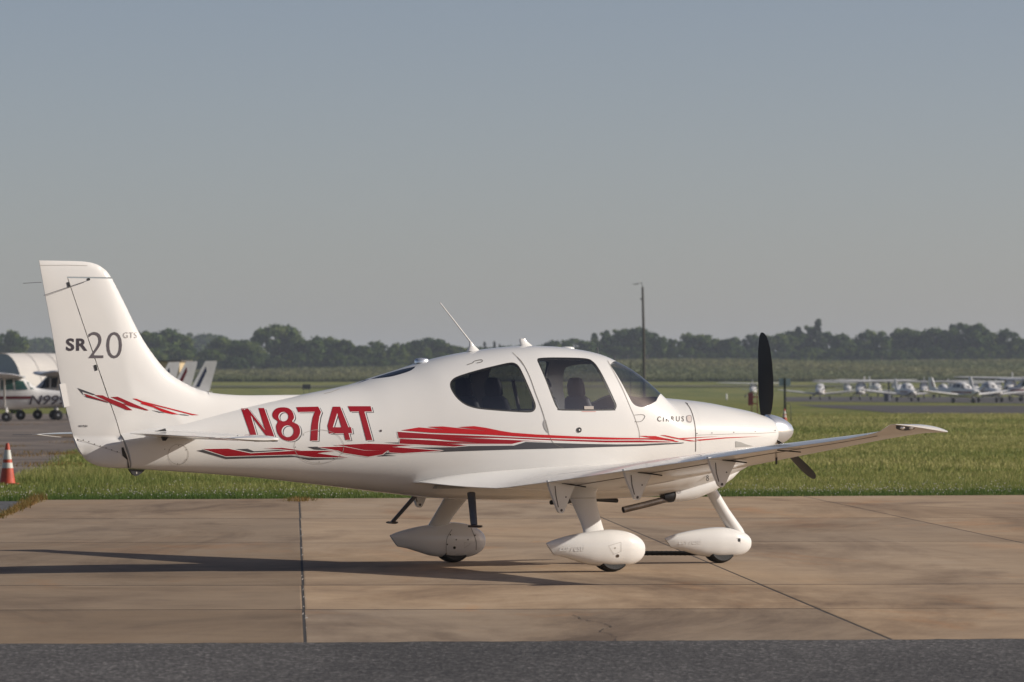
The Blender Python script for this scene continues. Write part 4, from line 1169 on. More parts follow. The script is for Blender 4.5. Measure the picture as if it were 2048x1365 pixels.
def sm(x, y, f, s=0):
    return np.sin(x * f + s + 1.7 * np.sin(y * f * .7 + s)) * .5 + .5
parts = []
def scatter(n, y0, y1, hw, fh, fw, ft, edge=None):
    y = rng.uniform(y0, y1, n) if edge is None else edge
    x = rng.uniform(-1, 1, n) * hw(y) if callable(hw) else rng.uniform(-hw, hw, n)
    bY = 76.1 + .22 * np.clip(x, -8, 12)
    if edge is not None: y = bY + edge
    keep = (y > bY + .02) & (x > leftx(y) + rng.normal(0, .15, n)) & ~((x < -6.9) & (y < bY + .0))
    x, y = x[keep], y[keep]
    d = y - (76.1 + .22 * np.clip(x, -8, 12))
    h = fh(x, y, d) * np.where((x < -7.6) & (y < 89.5), .45, 1); w = fw(x, y, d); t = np.clip(ft(x, y, d) + rng.normal(0, .16, len(x)), 0, 1)
    parts.append(blades(np.stack([x, y], 1), h, w, t))
N1 = 210000
scatter(N1, 0, 0, 17, lambda x, y, d: rng.uniform(.05, .12, len(x)) * (1 + .3 * sm(x, y, .9)) * np.where(d < .5, .75, 1), lambda x, y, d: rng.uniform(.008, .016, len(x)), lambda x, y, d: np.clip(.06 + .10 * d, 0, .52) + .22 * (sm(x, y, .5) - .5), edge=rng.exponential(2.2, N1))
N2 = 190000
scatter(N2, 77, 100, lambda y: y * .125 + 3, lambda x, y, d: rng.uniform(.04, .10, len(x)) * (1 + 1.1 * np.clip((-x - 3) / 5, 0, 1)), lambda x, y, d: rng.uniform(.012, .022, len(x)), lambda x, y, d: .42 + .25 * (sm(x, y, .35) - .5) + .1 * sm(x, y, 1.3, 2))
N3 = 180000
scatter(N3, 98, 170, lambda y: y * .12 + 3, lambda x, y, d: rng.uniform(.05, .11, len(x)), lambda x, y, d: rng.uniform(.025, .045, len(x)), lambda x, y, d: .48 + .3 * (sm(x, y, .16) - .5) + .12 * sm(x, y, .7, 2))
N4 = 150000
scatter(N4, 168, 330, lambda y: y * .12 + 4, lambda x, y, d: rng.uniform(.06, .13, len(x)), lambda x, y, d: rng.uniform(.05, .09, len(x)), lambda x, y, d: .50 + .35 * (sm(x, y, .08) - .5) + .12 * sm(x, y, .4, 2))
Vg = np.concatenate([p[0] for p in parts]); off = 0; Tg = []
for p in parts: Tg.append(p[1] + off); off += len(p[0])
Tg = np.concatenate(Tg); At = np.concatenate([p[2] for p in parts])
go = link('grass', fast_mesh('grass', Vg, Tg, M['blade'], At)); tag(go, 'rough green and straw coloured grass beyond the concrete', 'grass', kind='stuff')
# seed heads and clover flowers
n = 2600
x = rng.uniform(-17, 17, n); y = 76.1 + .22 * np.clip(x, -8, 12) + rng.exponential(2.4, n) + .1; k = x > leftx(y); x, y = x[k], y[k]
z = rng.uniform(.02, .10, len(x)); r = rng.uniform(.006, .013, len(x))
oc = np.array([(1, 0, 0), (-1, 0, 0), (0, 1, 0), (0, -1, 0), (0, 0, 1), (0, 0, -1)]); of = np.array([(0, 2, 4), (2, 1, 4), (1, 3, 4), (3, 0, 4), (2, 0, 5), (1, 2, 5), (3, 1, 5), (0, 3, 5)])
Vc = (np.stack([x, y, z], 1)[:, None] + oc[None] * r[:, None, None]).reshape(-1, 3); Tc = (of[None] + 6 * np.arange(len(x))[:, None, None]).reshape(-1, 3)
co = link('clover_flowers', fast_mesh('clover_flowers', Vc, Tc, plain('clover_white', (.42, .40, .34), .8))); tag(co, 'small white clover flowers along the grass edge', 'flowers', kind='stuff')
# weeds: tuft at the joint, along the left edge of the slabs, in the old pavement's cracks
wp = []
def weed(cx, cy, sx, sy, n, h, t0, z=-.01):
    xy = np.stack([rng.normal(cx, sx, n), rng.normal(cy, sy, n)], 1)
    wp.append(blades(xy, rng.uniform(.4, 1, n) * h, rng.uniform(.010, .02, n), np.clip(rng.normal(t0, .15, n), 0, 1), .9, z))
gx_, gy_ = gpt(601, 1001); weed(gx_, gy_ - .2, .12, .35, 220, .09, .75)
for t in np.linspace(0, 1, 26):
    y = 64 + t * 11; weed(lx(y) + .0, y, .05, .25, 60, .09 * (.5 + t), .72)
for (px, py, s, n) in ((140, 908, .3, 300), (95, 930, .55, 260), (38, 912, .45, 200), (20, 850, .8, 120), (10, 893, .3, 120), (145, 885, .3, 120), (60, 905, .4, 80)):
    gx_, gy_ = gpt(px, py); weed(gx_, gy_, s, s * 3.0, n, .10, .8)
Vw = np.concatenate([p[0] for p in wp]); off = 0; Tw = []
for p in wp: Tw.append(p[1] + off); off += len(p[0])
tag(link('weeds', fast_mesh('weeds', Vw, np.concatenate(Tw), blade_mat('dry_weeds', (.05, .08, .02), (.15, .13, .03), (.28, .15, .05)), np.concatenate([p[2] for p in wp]))), 'low yellowing weeds growing in the pavement cracks', 'weeds', kind='stuff')

# ---------------- far taxiways
def strip_road(name, pts_near, pts_far, z, mat):
    P = pts_near + pts_far[::-1]
    return sheet(name, P, z, mat)
strip_road('far_taxiway', [gpt(1650, 815), gpt(1730, 820), gpt(1800, 827), gpt(1900, 828), gpt(2048, 829), (90, 322)], [gpt(1590, 809), gpt(1700, 810), gpt(1850, 811), gpt(2048, 811), (120, 470)], -.03, M['asphalt_far'])
strip_road('far_apron', [gpt(1568, 803), gpt(1700, 804), gpt(1900, 805), gpt(2048, 807), (140, 560)], [gpt(1572, 789.5), gpt(1700, 789.5), gpt(1900, 789.5), (220, 1240)], -.028, M['asphalt_far'])
strip_road('far_runway', [(-120, 1030), (0, 1034), (70, 1038)], [(-130, 1038), (0, 1042), (75, 1046)], 0, M['asphalt_far'])
rr_ = bpy.data.objects['far_runway']
for v in rr_.data.vertices: v.co.z = float(terrain(v.co.x, v.co.y)) + .25

# ---------------- standing corn in front of the ridge
n = 40000
y = 1105 + rng.exponential(9, n); x = rng.uniform(-1, 1, n) * y * .125
V_, T_, A_ = blades(np.stack([x, y], 1), rng.uniform(.5, 1.2, n), rng.uniform(.3, .6, n), np.clip(rng.normal(.50, .10, n) + .12 * np.sin(x / 9), 0, 1), .5, 0)
V_[:, 2] += terrain(V_[:, 0], V_[:, 1])
n2 = 60000
y = rng.uniform(1150, 1640, n2); x = rng.uniform(-1, 1, n2) * y * .125
V2, T2, A2 = blades(np.stack([x, y], 1), rng.uniform(.15, .4, n2), rng.uniform(.8, 2.2, n2), np.clip(rng.normal(.60, .08, n2) + .14 * np.sin(x / 23 + y / 60), 0, 1), .9, 0)
V2[:, 2] += terrain(V2[:, 0], V2[:, 1])
tag(link('corn_field', fast_mesh('corn_field', np.concatenate([V_, V2]), np.concatenate([T_, T2 + len(V_)]), M['corn'], np.concatenate([A_, A2]))), 'green corn and crops on the low ridge before the trees', 'crop field', kind='stuff')
# ================================================================== THINGS AROUND
def wx(px, d): return (px - 1024) / F_PX * d
def copy_tree(o, parent=None):
    c = o.copy(); COL.objects.link(c); c.parent = parent
    for ch in [q for q in bpy.data.objects if q.parent == o]: copy_tree(ch, c)
    return c
_kids = {}
def copy_thing(root):
    if root.name not in _kids:
        _kids[root.name] = {o: list(o.children) for o in [root] + list(root.children_recursive)}
    ch = _kids[root.name]
    def rec(o, par):
        c = o.copy(); COL.objects.link(c); c.parent = par
        for k in ch[o]: rec(k, c)
        return c
    return rec(root, None)

# ---------------- trees
def leaf_mat(name, dark, mid, light):
    m, nt, b = new_mat(name)
    a = nt.nodes.new('ShaderNodeAttribute'); a.attribute_name = 'tint'
    oi = nt.nodes.new('ShaderNodeObjectInfo')
    ad = nt.nodes.new('ShaderNodeMath'); ad.operation = 'MULTIPLY_ADD'; ad.inputs[1].default_value = .45; ad.inputs[2].default_value = -.22
    nt.links.new(oi.outputs['Random'], ad.inputs[0])
    sm_ = nt.nodes.new('ShaderNodeMath'); sm_.operation = 'ADD'; nt.links.new(ad.outputs[0], sm_.inputs[0]); nt.links.new(a.outputs['Fac'], sm_.inputs[1])
    c = ramp(nt, sm_.outputs[0], [(0, dark), (.5, mid), (1, light)])
    nt.links.new(c, b.inputs['Base Color']); b.inputs['Roughness'].default_value = .6; b.inputs['Specular IOR Level'].default_value = .25
    tr = nt.nodes.new('ShaderNodeBsdfTranslucent'); nt.links.new(c, tr.inputs['Color'])
    mx = nt.nodes.new('ShaderNodeMixShader'); mx.inputs[0].default_value = .3
    nt.links.new(b.outputs[0], mx.inputs[1]); nt.links.new(tr.outputs[0], mx.inputs[2]); nt.links.new(mx.outputs[0], nt.nodes['Material Output'].inputs[0])
    return m
M['leaf'] = leaf_mat('tree_leaves', (.012, .036, .006), (.056, .104, .012), (.165, .205, .034))
M['needle'] = leaf_mat('conifer_needles', (.016, .032, .015), (.036, .056, .022), (.07, .085, .033))
M['bark'] = plain('bark', (.055, .042, .032), .9, vary=.4, vscale=4)

def make_tree(kind, seed):
    """unit tree about 10 m high"""
    r = np.random.default_rng(seed)
    root = empty('tree')
    tk = MB(); tk.tube([(0, 0, -.3), (.1, 0, 2), (.05, .1, 4.5), (0, 0, 7.2)], [.34, .26, .18, .05], 8)
    if kind == 'cone': blobs = [(r.normal(0, .25), r.normal(0, .25), z, max(.5, (10 - z) * .26)) for z in np.linspace(1.0, 9.4, 20)]
    else:
        blobs = []
        nb = {'round': 46, 'tall': 46, 'wide': 52, 'bush': 30}[kind]
        ax = {'round': (3.3, 3.3, 3.5, 5.9), 'tall': (2.6, 2.6, 4.3, 5.6), 'wide': (4.6, 4.2, 3.0, 6.3), 'bush': (3.8, 3.4, 3.4, 3.6)}[kind]
        while len(blobs) < nb:
            p = r.normal(0, 1, 3); p = p / np.linalg.norm(p) * r.uniform(.35, 1.0) ** .45
            if p[2] < -.85: continue
            blobs.append((p[0] * ax[0], p[1] * ax[1], ax[3] + p[2] * ax[2], r.uniform(.45, 1.35)))
        for bx_, by_, bz_, br_ in blobs[:9]:
            tk.tube([(0, 0, 2.2 if kind != 'bush' else .4), (bx_ * .4, by_ * .4, 2 + (bz_ - 2) * .55), (bx_ * .9, by_ * .9, bz_)], [.14, .09, .03], 5)
    tk.build('trunk', M['bark'], root)
    Vs, As = [], []
    for bx_, by_, bz_, br_ in blobs:
        n = int(95 * br_ ** 1.7) + 26
        d = r.normal(0, 1, (n, 3)); d /= np.linalg.norm(d, axis=1, keepdims=True)
        rad = br_ * r.uniform(.5, 1.0, n) ** .5 * np.where(r.random(n) < .25, r.uniform(1.0, 1.6, n), 1.0)
        c = np.array([bx_, by_, bz_]) + d * rad[:, None] * np.array([1, 1, .82])
        s = r.uniform(.18, .42, n) * (1.0 if kind != 'cone' else .85)
        u = r.normal(0, 1, (n, 3)); u /= np.linalg.norm(u, axis=1, keepdims=True)
        w = np.cross(u, d + r.normal(0, .5, (n, 3))); w /= np.linalg.norm(w, axis=1, keepdims=True) + 1e-9
        q = np.stack([c - u * s[:, None], c + w * s[:, None] * .8, c + u * s[:, None], c - w * s[:, None] * .8], 1)
        Vs.append(q.reshape(-1, 3)); As.append(np.repeat(np.clip(r.normal(.5, .2) + r.normal(0, .12, n), 0, 1), 4))
    V = np.concatenate(Vs); nq = len(V) // 4; i = np.arange(nq) * 4
    T = np.concatenate([np.stack([i, i + 1, i + 2], 1), np.stack([i, i + 2, i + 3], 1)])
    link('crown', fast_mesh('crown', V, T, M['needle'] if kind == 'cone' else M['leaf'], np.concatenate(As)), root)
    return root
KINDS = ['round', 'tall', 'wide', 'bush', 'cone', 'round', 'wide', 'tall', 'bush']
protos = [make_tree(k, 50 + i) for i, k in enumerate(KINDS)]
by_kind = {}
for k, p in zip(KINDS, protos): by_kind.setdefault(k, []).append(p)
proto_used = set()
def plant(px, top, kind, d, wide=1.0, label=None, group=None, name='tree', cat='tree'):
    k = F_PX / d; x = wx(px, d); z0 = float(terrain(x, d)) - .05
    h = CAM_H + (Y_HOR - top) / k - z0
    p = random.choice(by_kind[kind])
    o = copy_thing(p) if p in proto_used else p
    proto_used.add(p)
    o.name = name
    o.location = (x, d, z0); s = max(h, 1.5) / 10.0
    o.scale = (s * wide, s * wide, s); o.rotation_euler = (0, 0, random.uniform(0, 6.28))
    tag(o, label, cat, group)
    return o

prof_left = [(8, 664), (30, 661), (299, 664), (327, 659), (347, 664), (375, 684), (442, 676), (480, 677), (505, 682), (595, 674), (617, 678), (640, 672), (664, 675), (683, 676), (699, 682), (728, 690), (748, 682), (764, 688)]
prof_mid = [(799, 683), (824, 680), (842, 682), (861, 673), (880, 675), (902, 684), (926, 692), (947, 694), (1010, 691), (1040, 690), (1075, 690), (1106, 682), (1122, 678), (1146, 675), (1176, 683)]
prof_pole = [(1205, 662), (1228, 656), (1254, 655), (1275, 655), (1293, 660), (1317, 673), (1331, 674), (1350, 677), (1380, 667), (1409, 667), (1432, 676), (1465, 675)]
prof_right = [(1498, 668), (1530, 668), (1561, 666), (1590, 659), (1655, 664), (1682, 668), (1704, 677), (1735, 661), (1764, 663), (1799, 658), (1821, 657), (1845, 663), (1875, 654), (1900, 657), (1951, 648), (1979, 655), (2014, 659), (2046, 676), (2075, 668)]
row_trees = []
def row(prof, dd, label, group, kinds=('round', 'tall', 'wide', 'round')):
    for px, top in prof:
        kd = random.choice(kinds); px += random.uniform(-3, 3)
        row_trees.append((px, plant(px, top, kd, dd + random.uniform(-25, 25), random.uniform(1.0, 1.35), label, group), kd))
row(prof_left, 1580, 'dark green leafy tree in the row behind the airplane tail', 'trees behind the airplane tail')
row(prof_mid, 1620, 'dark green tree on the skyline above the airplane cabin roof', 'trees above the cabin roof', ('round', 'wide', 'tall'))
row(prof_pole, 1660, 'tree in the wood between the lamp pole and the propeller', 'trees between pole and propeller')
row(prof_right, 1680, 'tree in the dark wood behind the far parked airplanes', 'trees behind the far airplanes')
plant(550, 645, 'wide', 1600, 1.05, 'tallest broad tree rising above the row behind the airplane tail', 'trees behind the airplane tail')
plant(574, 652, 'round', 1605, 1.0, 'round tree touching the tallest tree behind the airplane tail', 'trees behind the airplane tail')
plant(1634, 637, 'cone', 1690, 1.25, 'pointed conifer standing highest right of the propeller', 'trees behind the far airplanes')
plant(1613, 648, 'round', 1695, 1.0, 'rounded tree leaning on the pointed conifer right of the propeller', 'trees behind the far airplanes')
plant(1925, 642, 'round', 1690, 1.2, 'tallest round tree above the far parked airplanes at right', 'trees behind the far airplanes')
for px, top in ((970, 683), (989, 682), (1000, 688)):
    plant(px, top, 'cone', 1640, .8, {970: 'left', 989: 'middle', 1000: 'right'}[px] + ' one of three small conifers on the skyline right of the whip antenna', 'conifers behind the antenna')
# every tree of the rows is told apart by what it stands next to on the skyline
ANCH = [(290, 'the airplane fin'), (550, 'the tallest broad tree'), (900, 'the whip antenna'), (1048, 'the roof blade antenna'), (1288, 'the lamp pole'), (1520, 'the propeller blade'), (1634, 'the pointed conifer'), (1778, 'the dark bin post'), (1926, 'the tallest round tree'), (2048, 'the right picture edge')]
ORD = ['first', 'second', 'third', 'fourth', 'fifth', 'sixth', 'seventh', 'eighth', 'ninth', 'tenth', 'eleventh', 'twelfth']
DESC = {'round': 'round-crowned', 'tall': 'tall narrow', 'wide': 'broad-crowned'}
byside = {}
for px, o, kd in row_trees:
    if px < 100: byside.setdefault(('the left picture edge', 'right'), []).append((px, o, kd)); continue
    ax, an = min(ANCH, key=lambda q: abs(q[0] - px))
    byside.setdefault((an, 'left' if px < ax else 'right'), []).append((abs(px - ax), o, kd))
for (an, sd), L in byside.items():
    for i, (_, o, kd) in enumerate(sorted(L, key=lambda q: q[0])):
        o['label'] = '%s tree on the skyline, %s to the %s of %s' % (DESC[kd], ORD[i], sd, an)
# the undergrowth and the depth of the wood, which read as one mass
cdat = {}
for kd, ps in by_kind.items():
    for p in ps:
        c = next(c for c in p.children if c.name.startswith('crown'))
        v = np.empty(len(c.data.vertices) * 3, np.float32); c.data.vertices.foreach_get('co', v)
        t = np.empty(len(c.data.loops), np.int32); c.data.loops.foreach_get('vertex_index', t)
        a = np.empty(len(c.data.vertices), np.float32); c.data.attributes['tint'].data.foreach_get('value', a)
        cdat.setdefault(kd, []).append((v.reshape(-1, 3), t.reshape(-1, 3), a))
def mass(name, items, label, cat):
    Vw_, Tw_, Aw_ = [], [], []; nv = 0
    for px, top, kd, dd, wide in items:
        v, t, a = random.choice(cdat[kd]); k = F_PX / dd
        xx_ = wx(px, dd); z0 = float(terrain(xx_, dd)) - .05; sc = max(1.5, CAM_H + (Y_HOR - top) / k - z0) / 10; an = random.uniform(0, 6.28)
        q = v * np.array([sc * wide, sc * wide, sc]); q = np.stack([q[:, 0] * math.cos(an) - q[:, 1] * math.sin(an) + xx_, q[:, 0] * math.sin(an) + q[:, 1] * math.cos(an) + dd, q[:, 2] + z0], 1)
        Vw_.append(q); Tw_.append(t + nv); Aw_.append(np.clip(a * .85 + random.uniform(-.15, .15), 0, 1)); nv += len(q)
    return tag(link(name, fast_mesh(name, np.concatenate(Vw_), np.concatenate(Tw_), M['leaf'], np.concatenate(Aw_))), label, cat, kind='stuff')
def along(x0, x1, st, t0, t1, d, kinds, wide=(1.1, 1.6)):
    out = []; px = x0
    while px < x1:
        out.append((px, random.uniform(t0, t1), random.choice(kinds), d + random.uniform(-20, 20), random.uniform(*wide))); px += st * random.uniform(.7, 1.3)
    return out
low = ('bush', 'bush', 'bush', 'wide')
mass('undergrowth', along(-10, 110, 26, 690, 708, 1540, low) + along(285, 800, 27, 692, 712, 1545, low) + along(800, 1190, 30, 692, 706, 1590, low) + along(1190, 1500, 24, 682, 702, 1630, low) + along(1500, 2080, 24, 682, 704, 1645, low), 'bushy lower growth along the foot of the tree rows', 'undergrowth')
deep = ('bush', 'bush', 'bush', 'round')
mass('wood', along(-20, 120, 20, 684, 702, 1720, deep) + along(285, 1200, 16, 690, 706, 1740, deep) + along(1190, 2090, 14, 684, 702, 1770, deep) + along(285, 1200, 15, 704, 714, 1640, deep) + along(1190, 2090, 13, 700, 711, 1700, deep), 'dark mass of trees closing the gaps behind the tree rows', 'wood')
mass('hazy_wood', [(px, top, random.choice(('round', 'wide')), 2500, 1.3) for px, top in ((60, 676), (86, 672), (105, 676), (382, 662), (400, 668), (418, 665), (462, 682), (610, 684), (715, 694), (780, 698), (960, 692), (1190, 690), (1440, 682))], 'pale hazy trees far off between the nearer trees', 'wood')

# ---------------- small aeroplanes parked around the field
SPT = {}
def sp_tab(kind):
    if kind == 'high':
        T = [(2.25, .92, 1.16, .18), (2.15, .80, 1.30, .38), (1.6, .66, 1.42, .50), (1.05, .60, 1.47, .54), (.95, .59, 1.52, .55), (.35, .57, 2.06, .56), (-.1, .57, 2.12, .56), (-.75, .59, 2.05, .54), (-1.35, .64, 1.62, .46), (-1.6, .66, 1.55, .42), (-3.0, .80, 1.42, .27), (-4.6, .97, 1.32, .14), (-5.6, 1.08, 1.26, .05)]
    else:
        T = [(2.25, .86, 1.10, .18), (2.15, .74, 1.22, .38), (1.6, .60, 1.30, .48), (1.0, .54, 1.36, .55), (.45, .52, 1.80, .57), (-.1, .52, 1.92, .57), (-.8, .54, 1.86, .53), (-1.5, .58, 1.52, .43), (-3.0, .72, 1.30, .26), (-4.4, .88, 1.20, .12), (-5.2, .98, 1.12, .05)]
    return np.array(T)
def sp_fun(kind):
    T = sp_tab(kind); f = [pchip(T[:, 0], T[:, k]) for k in (1, 2, 3)]
    def w(x, z):
        zb, zt, ww = f[0](x), f[1](x), f[2](x); q = np.clip(np.abs(z - (zb + zt) / 2) / ((zt - zb) / 2), 0, 1)
        return ww * (1 - q ** 3) ** (1 / 3)
    return f, w
def patch(name, poly, kind, mat, parent, off=.012, sides=(-1, 1)):
    """a window or stripe that lies on the side of a small fuselage; poly in (x,z)"""
    f, w = sp_fun(kind); V, T = fill([resample(poly, .15)], .15); mb = MB()
    for sd in sides:
        P = [(x, sd * (float(w(x, z)) + off), z) for x, z in V]
        mb.add(P, [tuple(t) for t in T])
    return mb.build(name, mat, parent, True, 60)
def small_plane(kind, body, trim, glass_, stripe=True):
    root = empty('parked_airplane')
    f, w = sp_fun(kind); T = sp_tab(kind)
    rings = []
    for x in np.concatenate([np.linspace(T[-1, 0], 2.1, 34), [2.18, 2.25]]):
        zb, zt, ww = float(f[0](x)), float(f[1](x)), float(f[2](x)); zc, h = (zb + zt) / 2, (zt - zb) / 2
        rings.append([(x, ww * math.copysign(abs(math.cos(t)) ** (2 / 3), math.cos(t)), zc + h * math.copysign(abs(math.sin(t)) ** (2 / 3), math.sin(t))) for t in np.linspace(0, 2 * math.pi, 20, endpoint=False)])
    fu = MB().rings(rings).build('fuselage', body, root)
    if kind == 'high':
        Wd = Wing([(0.0, .80, -.82, 2.12, 2.06, .13), (2.6, .80, -.82, 2.17, 2.11, .13), (5.3, .62, -.52, 2.24, 2.19, .12), (5.5, .50, -.40, 2.25, 2.21, .06)])
        Td = Wing([(0.0, -4.55, -5.55, 1.28, 1.28, .08), (1.6, -4.75, -5.5, 1.30, 1.30, .08), (1.7, -4.9, -5.4, 1.30, 1.30, .04)], 0)
        fin_p = [(-4.0, 1.34), (-4.62, 1.48), (-5.28, 2.70), (-5.80, 2.72), (-5.80, 2.60), (-5.45, 1.30), (-5.5, 1.18)]
        wins = [[(.28, 1.50), (.25, 1.96), (-.28, 2.00), (-.34, 1.50)], [(-.42, 1.50), (-.38, 1.98), (-.78, 1.92), (-1.0, 1.52)]]
        ws = [(.92, 1.53), (.42, 1.98), (.36, 1.98), (.36, 1.50), (.80, 1.47)]
        rw = [(-.92, 1.90), (-1.30, 1.66), (-1.40, 1.58), (-1.16, 1.52)]
    else:
        Wd = Wing([(0.0, .95, -.75, .66, .62, .14), (1.3, .90, -.72, .78, .74, .14), (4.8, .62, -.55, 1.14, 1.10, .12), (5.0, .50, -.45, 1.17, 1.14, .06)])
        Td = Wing([(0.0, -4.25, -5.15, 1.10, 1.10, .08), (1.75, -4.35, -5.1, 1.14, 1.14, .08), (1.85, -4.5, -5.0, 1.14, 1.14, .04)], 0)
        fin_p = [(-3.9, 1.25), (-4.3, 1.50), (-4.75, 2.38), (-5.35, 2.40), (-5.35, 2.2), (-5.2, 1.2), (-5.15, 1.05)]
        wins = [[(.30, 1.40), (.22, 1.72), (-.30, 1.80), (-.34, 1.40)], [(-.42, 1.40), (-.38, 1.80), (-.85, 1.74), (-1.15, 1.44)]]
        ws = [(.98, 1.40), (.52, 1.72), (.40, 1.74), (.42, 1.40), (.85, 1.34)]
        rw = [(-1.0, 1.70), (-1.3, 1.58), (-1.3, 1.48), (-1.2, 1.44)]
    for sd in (-1, 1):
        Wd.loft('wing', lin(0, 5.5 if kind == 'high' else 5.0, 8), 0, 1, sd, body, root, 10)
        Td.loft('tailplane', lin(0, 1.7 if kind == 'high' else 1.85, 4), 0, 1, sd, body, root, 8)
        if kind == 'high': MB().tube([(.1, sd * .5, .68), (.05, sd * 2.6, 2.08)], .05, 6, squash=(1, .5)).build('wing_strut', body, root)
        MB().tube([(.0, sd * .40, .66), (0, sd * 1.15, .24)], .05, 6).build('gear_leg', body, root)
    fo = MB().prism(fin_p, -.045, .045).build('fin', body, root, False)
    if stripe:
        MB().prism([(fin_p[1][0] - .20, fin_p[1][1] + .02), (fin_p[2][0] - .02, fin_p[2][1] - .25), (fin_p[2][0] - .06, fin_p[2][1] - .45), (fin_p[1][0] - .38, fin_p[1][1] + .02)], -.052, .052).build('fin_stripe', trim, fo, False)
        z0 = 1.12 if kind == 'high' else 1.0
        patch('side_stripe', [(1.9, z0 - .10), (1.9, z0 + .06), (-1.2, z0 + .09), (-1.2, z0 - .04)], kind, trim, fu)
    for p in wins: patch('side_window', p, kind, glass_, fu)
    patch('windshield', ws, kind, glass_, fu); patch('rear_window', rw, kind, glass_, fu)
    for x, y in ((0, -1.15), (0, 1.15), (1.65, 0)):
        wv = MB().lathe([(.10, -.09), (.19, -.09), (.23, -.05), (.23, .05), (.19, .09), (.10, .09)], (x, y, .23), 'y', 16).build('wheel', M['rubber'], root)
        MB().lathe([(.02, -.095), (.10, -.085), (.10, .085), (.02, .095)], (x, y, .23), 'y', 10).build('wheel_hub', M['paint_grey'], wv)
    MB().tube([(1.65, 0, .3), (1.6, 0, .85)], .05, 6).build('nose_strut', M['paint_grey'], root)
    zc = 1.04 if kind == 'high' else .98
    MB().lathe([(.17, 0), (.15, .12), (.08, .24), (0, .30)], (2.25, 0, zc), 'x', 12).build('spinner', body, root)
    a = .5; c_, s_ = math.cos(a), math.sin(a)
    MB().add([(2.30, (-.94 * c_ + q * .06 * s_) , zc + (-.94 * s_ - q * .06 * c_)) for q in (-1, 1)] + [(2.32, (.94 * c_ + q * .06 * s_), zc + (.94 * s_ - q * .06 * c_)) for q in (1, -1)] + [(2.285, (-.94 * c_ + q * .06 * s_), zc + (-.94 * s_ - q * .06 * c_)) for q in (-1, 1)] + [(2.30, (.94 * c_ + q * .06 * s_), zc + (.94 * s_ - q * .06 * c_)) for q in (1, -1)],
             [(0, 1, 2, 3), (7, 6, 5, 4), (0, 4, 5, 1), (1, 5, 6, 2), (2, 6, 7, 3), (3, 7, 4, 0)]).build('propeller', M['prop'], root)
    return root
M['navy'] = plain('navy_paint', (.02, .03, .07), .4); M['brown_red'] = plain('brick_red_paint', (.22, .035, .02), .4); M['dark_body'] = plain('dark_blue_grey_paint', (.07, .08, .10), .4, vary=.1)
M['bare'] = plain('silver_grey_paint', (.36, .39, .43), .35, metal=.3, vary=.1)
pl_proto = {('high', 0): small_plane('high', M['paint_far'], M['maroon'], M['glass_green']), ('low', 0): small_plane('low', M['paint_far'], M['maroon'], M['glass_black']),
            ('high', 1): small_plane('high', M['paint_far'], M['navy'], M['glass_black']), ('low', 1): small_plane('low', M['paint_far'], M['brown_red'], M['glass_black'])}
pl_used = set()
def park(px, gy, heading, key, label, group=None, scale=1.0, roll=0):
    x, d = gpt(px, gy); p = pl_proto[key]
    o = copy_thing(p) if key in pl_used else p
    pl_used.add(key); scale = scale * (1.14 if px > 1400 else 1); o.location = (x, d, -.02); o.rotation_euler = (0, 0, R(heading)); o.scale = (scale,) * 3
    tag(o, label, 'airplane', group); return o
LR = 'airplanes parked behind the tail'
n9 = park(14, 843.0, 184, ('high', 0), 'white high-wing airplane with a maroon stripe and N999 on its side, at far left', LR, 1.05)
for (key, kids) in ((('high', 0), 0),):
    pass
# registration on that aeroplane's visible flank
f_, w_ = sp_fun('high')
tl = text_loops('N9991', 0.018)
loops = [[(-1.04 - u * 1.96 - .30 * v * .45, .80 + v * .45) for u, v in L] for L in tl]
V, T = fill([resample(L, .08) for L in loops], .12)
mk('registration_lettering', [(x, float(w_(x, z)) + .02, z) for x, z in V], [tuple(t[::-1]) for t in T], M['fin_dark'], n9, False)
park(112, 839.5, 190, ('high', 1), 'high-wing airplane with dark windows standing just behind the N999 airplane', LR, 1.12)
p3 = park(146, 838.5, 189, ('high', 0), 'airplane whose red-striped fin shows in the middle of three fins', LR, 1.14)
p4 = park(181, 839.5, 188, ('high', 1), 'airplane whose fin is the rightmost of three behind the tail', LR, 1.14)
RR = 'airplanes on the far apron'
park(1506, 795.5, 268, ('high', 1), 'lone white high-wing airplane right behind the propeller blade', RR)
park(1640, 799.5, 266, ('low', 0), 'white low-wing airplane nearest the sign post on the far apron', RR, 1.05)
park(1722, 800.5, 262, ('high', 0), 'white high-wing airplane with dark cabin, left end of the far cluster', RR, 1.05)
park(1752, 794, 275, ('high', 1), 'high-wing airplane farthest back in the middle of the far cluster', RR, 1.25)
park(1815, 803, 280, ('low', 0), 'grey-white low-wing airplane turned toward us in the middle of the far apron', RR, 1.05)
park(1848, 797, 265, ('high', 0), 'white high-wing airplane behind the grey low-wing one on the far apron', RR, 1.1)
park(1800, 796.5, 80, ('low', 1), 'low-wing airplane half hidden behind the dark bin on the far apron', RR, 1.05)
park(1926, 806, 302, ('low', 1), 'low-wing airplane with a red nose and pale canopy on the far apron', RR, 1.05)
park(1885, 795, 100, ('low', 0), 'low-wing airplane in the rear row left of the red-nosed one', RR, 1.1)
park(2020, 800, 262, ('high', 1), 'large white high-wing airplane at the right edge of the far apron', RR, 1.25)
park(1980, 804.5, 286, ('low', 0), 'white low-wing airplane beside the red-nosed one, wing toward the right', RR, 1.1)
park(1950, 795.5, 270, ('high', 0), 'white high-wing airplane in the rear row behind the red-nosed one', RR, 1.05)
park(2052, 803, 200, ('high', 0), 'high-wing airplane cut off by the right edge of the picture', RR, 1.1)

